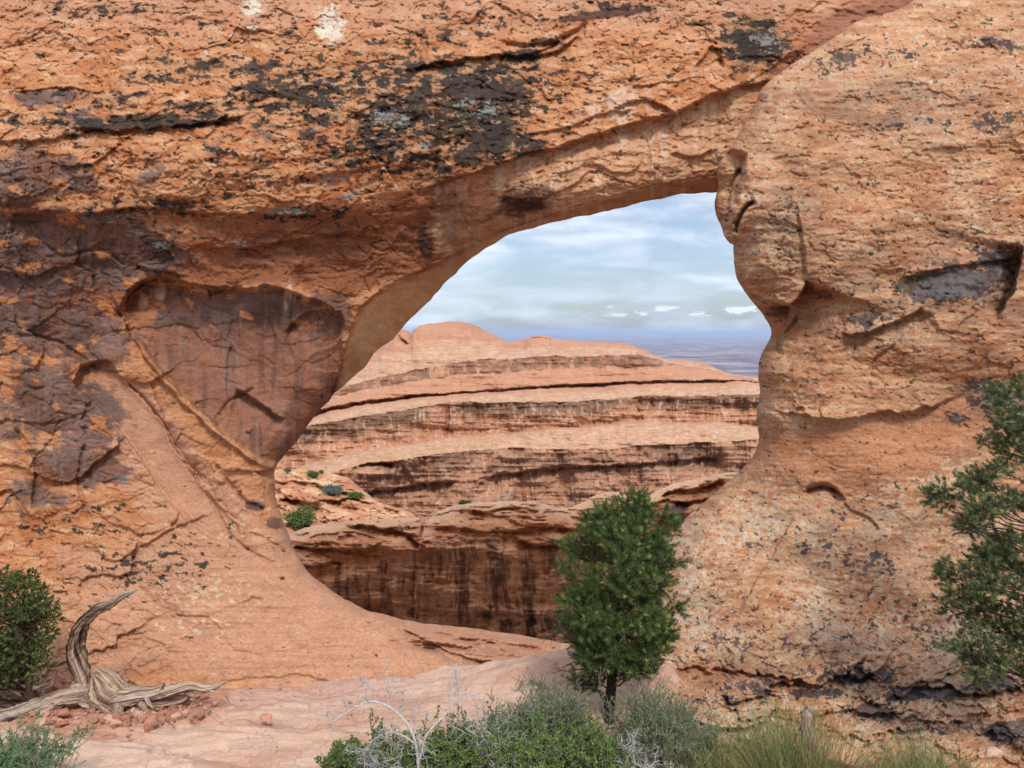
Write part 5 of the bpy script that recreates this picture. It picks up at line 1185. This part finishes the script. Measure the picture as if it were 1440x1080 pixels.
def bush(name, u, D, wpx, top_v, label, seed, kind, cat='shrub', group=None, dens=1.0):
    rng = np.random.RandomState(seed); x = (u - 720) / FPX * D; b0 = np.array([x, D, gz(x, D)])
    H = (ZC - (top_v - HZ) / FPX * D) - b0[2]; Wd = wpx / FPX * D
    root = empty(name, tuple(b0)); tag(root, label, cat, group)
    out = []; tips = []
    if kind == 'broom':
        n = int(520 * dens * Wd / .5 * .32); P = []; ncl = max(3, int(Wd / .13)); ccx = rng.uniform(-.42, .42, ncl) * Wd; cch = rng.uniform(.88, 1.0, ncl)
        for i in range(n):
            jc = i % ncl; s0 = b0 + np.array([ccx[jc] + rng.normal() * .02, rng.normal() * .05 + .1 * math.sin(jc * 2.1), 0]); lean = np.array([rng.normal() * .34 + ccx[jc] / Wd * .8, rng.normal() * .34, 1]); hgt = H * cch[jc] * (1.02 - .3 * rng.uniform() ** 2)
            st = rng.uniform(0, .45) * H; q = unit(lean); p = s0 + q * st; pts = [p]
            for _ in range(6): q = unit(q + rng.normal(size=3) * .13 + np.array([0, 0, .04])); pts.append(pts[-1] + q * (hgt - st) / 6)
            P.append(pts)
        m = MB(); P = np.array(P); C = mixc(np.broadcast_to(lin(112, 120, 70), (n, 3)).copy(), lin(184, 188, 122), rng.uniform(0, 1, n)); yel = rng.uniform(size=n) < .08; C = np.where(yel[:, None], lin(186, 168, 110), C)
        m.tubes(P, np.tile(np.linspace(.0036, .0018, 7), (n, 1)), 3, C); local(root, m, 'stems', M_LEAF)
        w = []
        for _ in range(10): grow(b0 + rng.normal(size=3) * [Wd * .1, Wd * .1, 0], unit(np.array([rng.normal() * .4, rng.normal() * .4, 1])), H * .5, .006, 1, rng, w)
        local(root, stems_mesh(w, lin(130, 118, 104), rng), 'woody_base', M_TWIG); return root
    ns = {'leafy': 13, 'grey': 24, 'dead': 9, 'blue': 16}[kind]; ns = max(3, int(ns * dens * 1.9)); Wd *= 1.5
    for i in range(ns):
        a = rng.uniform(0, 2 * np.pi); ly = rng.uniform(.1, 1.0); d = unit(np.array([math.cos(a) * Wd * .5 * ly, math.sin(a) * Wd * .4 * ly, H * .85]))
        L_ = math.hypot(Wd * .5 * ly, H) * rng.uniform(.62, .9)
        grow(b0 + np.array([rng.normal() * Wd * .08, rng.normal() * Wd * .08, -.02]), d, L_ * .62, {'leafy': .007, 'grey': .006, 'dead': .011, 'blue': .007}[kind], 2 if kind != 'dead' else 3, rng, out,
             spread={'leafy': .6, 'grey': .42, 'dead': .8, 'blue': .5}[kind], kids={'leafy': (3, 6), 'grey': (4, 7), 'dead': (3, 6), 'blue': (3, 6)}[kind], wig=.2 if kind == 'dead' else .12, updraft=.1 if kind == 'dead' else .25, tips=tips, shrink=.6)
    tc_ = {'leafy': lin(140, 132, 126), 'grey': lin(120, 118, 98), 'dead': lin(172, 168, 162), 'blue': lin(130, 124, 110)}[kind]
    local(root, stems_mesh(out, tc_, rng), 'stems', M_TWIG)
    if kind == 'dead': return root
    T = np.array(tips); per = {'leafy': 17, 'grey': 44, 'blue': 34}[kind]; n = len(T) * per
    ti = np.repeat(np.arange(len(T)), per); f = rng.uniform(.1, 1, n) * (T.shape[1] - 1); i = np.minimum(f.astype(int), T.shape[1] - 2)
    B = T[ti, i] + (T[ti, i + 1] - T[ti, i]) * (f - i)[:, None]; dr = unit(T[ti, i + 1] - T[ti, i])
    m = MB()
    if kind == 'leafy':
        Dv = unit(dr * .4 + rng.normal(size=(n, 3)) * .7 + [0, 0, .25]); C = mixc(np.broadcast_to(lin(78, 104, 50), (n, 3)).copy(), lin(138, 160, 82), rng.uniform(0, 1, n) ** 1.2)
        m.leaves(B + rng.normal(size=(n, 3)) * .006, Dv, rng.uniform(.02, .034, n), rng.uniform(.016, .026, n), C, rng)
    elif kind == 'grey':
        Dv = unit(dr * .9 + rng.normal(size=(n, 3)) * .5 + [0, 0, .2]); C = mixc(np.broadcast_to(lin(122, 130, 98), (n, 3)).copy(), lin(176, 182, 146), rng.uniform(0, 1, n))
        m.blades(B, Dv, rng.uniform(.018, .034, n), .0055, C, rng)
    else:
        Dv = unit(dr * .8 + rng.normal(size=(n, 3)) * .6 + [0, 0, .3]); C = mixc(np.broadcast_to(lin(92, 128, 84), (n, 3)).copy(), lin(150, 180, 126), rng.uniform(0, 1, n))
        m.leaves(B, Dv, rng.uniform(.016, .028, n), .007, C, rng)
    local(root, m, 'leaves', M_LEAF, smooth=False); return root
bush('leafy_shrub', 490, 8.35, 110, 1022, 'bright green leafy bush at the left end of the bottom row, sprays over bare rock', 51, 'leafy', dens=1.0)
bush('leafy_shrub', 565, 8.3, 110, 1034, 'bright green leafy bush below the bare forked grey branches', 52, 'leafy', dens=.9)
bush('leafy_shrub', 655, 8.45, 120, 996, 'bright green leafy bush between the forked dead bush and the tangle of grey twigs', 53, 'leafy', dens=1.1)
bush('leafy_shrub', 780, 8.4, 150, 1008, 'wide bright green leafy bush just left of the central pinyon trunk', 54, 'leafy', dens=1.6)
bush('grey_shrub', 775, 9.0, 150, 960, 'rounded grey-green bush behind the leafy ones, left of the central pinyon trunk', 55, 'grey', dens=1.5)
bush('grey_shrub', 922, 8.7, 150, 960, 'rounded grey-green bush immediately right of the central pinyon trunk', 56, 'grey', dens=1.8)
bush('dead_shrub', 705, 8.3, 170, 980, 'dense tangle of bare whitish twigs left of the grey-green bush', 57, 'dead', dens=.8)
bush('dead_shrub', 905, 7.95, 150, 1026, 'low white leafless twigs at the bottom edge below the central pinyon', 58, 'dead', dens=.8)
bush('dead_shrub', 530, 7.9, 200, 1040, 'low white leafless twigs at the bottom edge among the leftmost leafy bushes', 59, 'dead', dens=.6)
bush('mormon_tea', 985, 8.3, 120, 1018, 'green broom-like tuft touching the right side of the grey-green bush', 61, 'broom')
bush('mormon_tea', 1075, 8.35, 90, 1000, 'thin tall green broom-like tuft left of the pale stump', 62, 'broom', dens=.8)
bush('mormon_tea', 1138, 8.12, 60, 984, 'dark narrow broom-like tuft growing around the pale stump', 63, 'broom', dens=5)
bush('mormon_tea', 1305, 8.15, 170, 1036, 'wide dense green broom-like tuft at the bottom right', 64, 'broom', dens=1.7)
bush('mormon_tea', 1190, 7.95, 90, 1052, 'low green broom-like tuft right of the pale stump', 66, 'broom', dens=.6)
bush('leafy_shrub', 610, 8.2, 120, 1030, 'low bright green leafy bush at the bottom edge under the fork of bare limbs', 68, 'leafy', dens=1.0)
bush('leafy_shrub', 715, 8.15, 130, 1028, 'low bright green leafy bush at the bottom edge in front of the white twig tangle', 69, 'leafy', dens=1.0)
bush('leafy_shrub', 850, 8.15, 110, 1030, 'low bright green leafy bush at the bottom edge directly under the pinyon trunk', 70, 'leafy', dens=.8)
bush('grey_shrub', 715, 9.1, 90, 985, 'small grey-green bush showing behind the white twig tangle', 71, 'grey', dens=.8)
bush('grey_shrub', 975, 8.9, 90, 1000, 'small grey-green bush behind the leftmost broom-like tuft', 72, 'grey', dens=.8)
bush('sprig', 1312, 8.5, 16, 990, 'thin bright green sprig rising above the wide tuft at bottom right', 65, 'blue', cat='plant', dens=.35)
bush('leafy_shrub', 22, 8.0, 170, 1022, 'blue-green small-leaved bush in the bottom left corner', 67, 'blue', dens=2.0)

# the big forked bare bush: its limbs follow the photo
rng = np.random.RandomState(77); DB = 8.1
x = (592 - 720) / FPX * DB; b0 = np.array([x, DB, gz(x, DB)]); ds = empty('dead_shrub', tuple(b0)); tag(ds, 'bare silver-grey bush with two long forked limbs standing above the leafy bushes', 'shrub')
out = []
mains = [([(592, 1095), (588, 1050), (582, 1028), (570, 1012), (552, 1002), (535, 996), (518, 991), (500, 994), (485, 1000), (470, 1008), (463, 1000)], .020), ([(592, 1060), (600, 1030), (612, 1015), (625, 1005), (635, 992), (641, 975), (641, 945)], .013), ([(545, 1000), (543, 985), (544, 968), (540, 945)], .006), ([(516, 991), (520, 975), (514, 965), (505, 957)], .006),
         ([(586, 1040), (565, 1034), (545, 1036), (525, 1045), (505, 1060)], .009), ([(582, 1030), (585, 1005), (583, 990)], .004), ([(635, 992), (660, 985), (680, 978)], .005), ([(612, 1015), (600, 1000), (590, 985)], .004), ([(490, 997), (487, 985), (490, 978)], .004), ([(545, 975), (558, 978), (566, 985)], .004), ([(641, 990), (628, 982), (622, 984)], .004)]
tm = MB()
for pts, r in mains:
    P = smooth_curve(np.array([at(u, v, DB) + np.array([0, .1 * math.sin(u * .05), 0]) for u, v in pts]), .02)
    tm.tubes(P[None], (np.linspace(r, r * .35, len(P)) * (1 + .12 * rng.normal(size=len(P)).clip(-1, 1)))[None], 7, lin(188, 184, 180))
    for _ in range(int(len(P) * .55)):
        i = rng.randint(3, len(P)); d = unit(unit(P[i] - P[i - 1]) * .5 + rng.normal(size=3) * .8 + [0, 0, .45]); grow(P[i], d, rng.uniform(.07, .18), .0042, 1, rng, out, spread=.9, kids=(2, 4), wig=.3, k=7)
st = stems_mesh(out, lin(190, 186, 182), rng); local(ds, merge(tm, st), 'stems', M_TWIG)

# weathered stump inside the tuft
sb = at(1137, 1085, 8.32); sb[2] = gz(sb[0], sb[1]); sp_ = empty('tree_stump', tuple(sb)); tag(sp_, 'narrow weathered stump with a whitish broken top, bottom right', 'stump')
local(sp_, merge(wood_limb([(1139, 1110, 8.32, 10), (1138, 1070, 8.32, 8.5), (1138, 1040, 8.32, 9), (1134, 1012, 8.32, 8.5), (1137, 1002, 8.32, 8), (1133, 996, 8.32, 4)], 71, 1.2), wood_limb([(1133, 1060, 8.28, 4), (1129, 1030, 8.25, 3.5), (1127, 1010, 8.25, 1)], 73, 1.2, side=20)), 'trunk', M_WOOD)

# flat boulder, lower right, and pale blocks
def boulder(u, v, D, w, h, d, label, seed, col):
    Vs, Fs = stone_mesh(seed); p = at(u, v, D)
    cc = np.broadcast_to(col, Vs.shape) * (1 + .1 * fbm(Vs[:, 0] * 4, Vs[:, 1] * 4 + Vs[:, 2] * 4, 3, 701))[:, None]
    o = link_mesh('boulder', Vs * np.array([w / FPX * D, d, h / FPX * D * 1.5]), Fs, M_STONE, None, cc, smooth=True); o.location = p; tag(o, label, 'boulder')
boulder(1180, 1062, 8.6, 130, 34, .5, 'smooth pinkish boulder lying low behind the tufts right of the stump', 12, lin(212, 156, 126))
boulder(1395, 1058, 8.5, 40, 24, .25, 'pale block of rock near the bottom right corner', 15, lin(214, 180, 156))

# far bushes on the slope and the fin
def far_bush(u, v, wpx, hpx, D, label, seed, cols):
    rng = np.random.RandomState(seed); p = at(u, v, D); root = empty('distant_bush', tuple(p)); tag(root, label, 'bush'); w = wpx / FPX * D; h = hpx / FPX * D
    t = MB(); P = []; 
    for _ in range(7): e = p + np.array([rng.uniform(-.35, .35) * w, rng.uniform(-.3, .3) * w, h * rng.uniform(.5, .8)]); P.append(wig_path(p - [0, 0, .1], e, 5, .02 * w, rng))
    t.tubes(np.array(P), np.tile(np.linspace(.035 * w, .01 * w, 5), (7, 1)), 5, lin(70, 58, 48)); local(root, t, 'stems', M_BARK)
    n = 1800; cl = rng.normal(size=(22, 3)); cl = unit(cl) * rng.uniform(.3, .9, (22, 1)); j = rng.randint(22, size=n); q = cl[j] + rng.normal(size=(n, 3)) * .2
    B = p + np.stack([q[:, 0] * w * .46, q[:, 1] * w * .4, h * .52 + q[:, 2] * h * .42], 1); C = mixc(np.broadcast_to(cols[0], (n, 3)).copy(), cols[1], rng.uniform(0, 1, n))
    m = MB(); m.leaves(B, unit(rng.normal(size=(n, 3)) + [0, 0, .5]), .09 * w, .045 * w, C, rng); local(root, m, 'foliage', M_LEAF, smooth=False)
G1 = (lin(74, 96, 48), lin(120, 140, 78)); G2 = (lin(90, 104, 100), lin(134, 146, 138))
def sD(f, sdf, u, v): a = np.array([float(u)]); b = np.array([float(v)]); return float(f(a, b, sdf(a, b))[0])
for (u, v, w, h, lb_, cc, f, sf) in [(424, 745, 46, 32, 'round green bush at the left, standing behind the pale ledge beside the jamb', G1, slope_depth, slope_sdf), (440, 671, 20, 9, 'tiny green bush on top of the orange slope, larger of the top ones', G1, slope_depth, slope_sdf),
        (452, 666, 9, 5, 'tiny green dot of a bush on the crest right of the larger one', G1, slope_depth, slope_sdf), (468, 696, 30, 13, 'low blue-grey bush midway down the orange slope', G2, slope_depth, slope_sdf), (500, 700, 26, 8, 'thin line of green scrub right of the blue-grey bush', G1, slope_depth, slope_sdf),
        (404, 664, 12, 5, 'small grey scrub on the crest beside the arch jamb', G2, slope_depth, slope_sdf), (653, 710, 18, 7, 'small green bush peeking over the top of the streaked wall', G1, fin_depth, fin_sdf)]:
    far_bush(u, v, w, h, sD(f, sf, u, v) - .3 + (2.0 if f is fin_depth else 0), lb_, int(u), cc)

# ------------------------------------------------------------------ air
def haze_box(x0, x1, y0, y1, z0, z1, dens):
    V = np.array([(x, y, z) for x in (x0, x1) for y in (y0, y1) for z in (z0, z1)], np.float32)
    F = np.array([(0, 1, 3, 2), (4, 6, 7, 5), (0, 4, 5, 1), (2, 3, 7, 6), (0, 2, 6, 4), (1, 5, 7, 3)])
    m = bpy.data.materials.new('haze'); m.use_nodes = True; n = m.node_tree.nodes; n.remove(n['Principled BSDF'])
    v = n.new('ShaderNodeVolumePrincipled'); v.inputs['Color'].default_value = (.60, .72, .96, 1); v.inputs['Density'].default_value = dens; v.inputs['Anisotropy'].default_value = .0
    m.node_tree.links.new(v.outputs[0], n['Material Output'].inputs['Volume'])
    o = link_mesh('haze', V, F, m, smooth=False); tag(o, kind='stuff')
haze_box(-66000, 66000, -60, 56000, -330, 110, 4.2e-5)
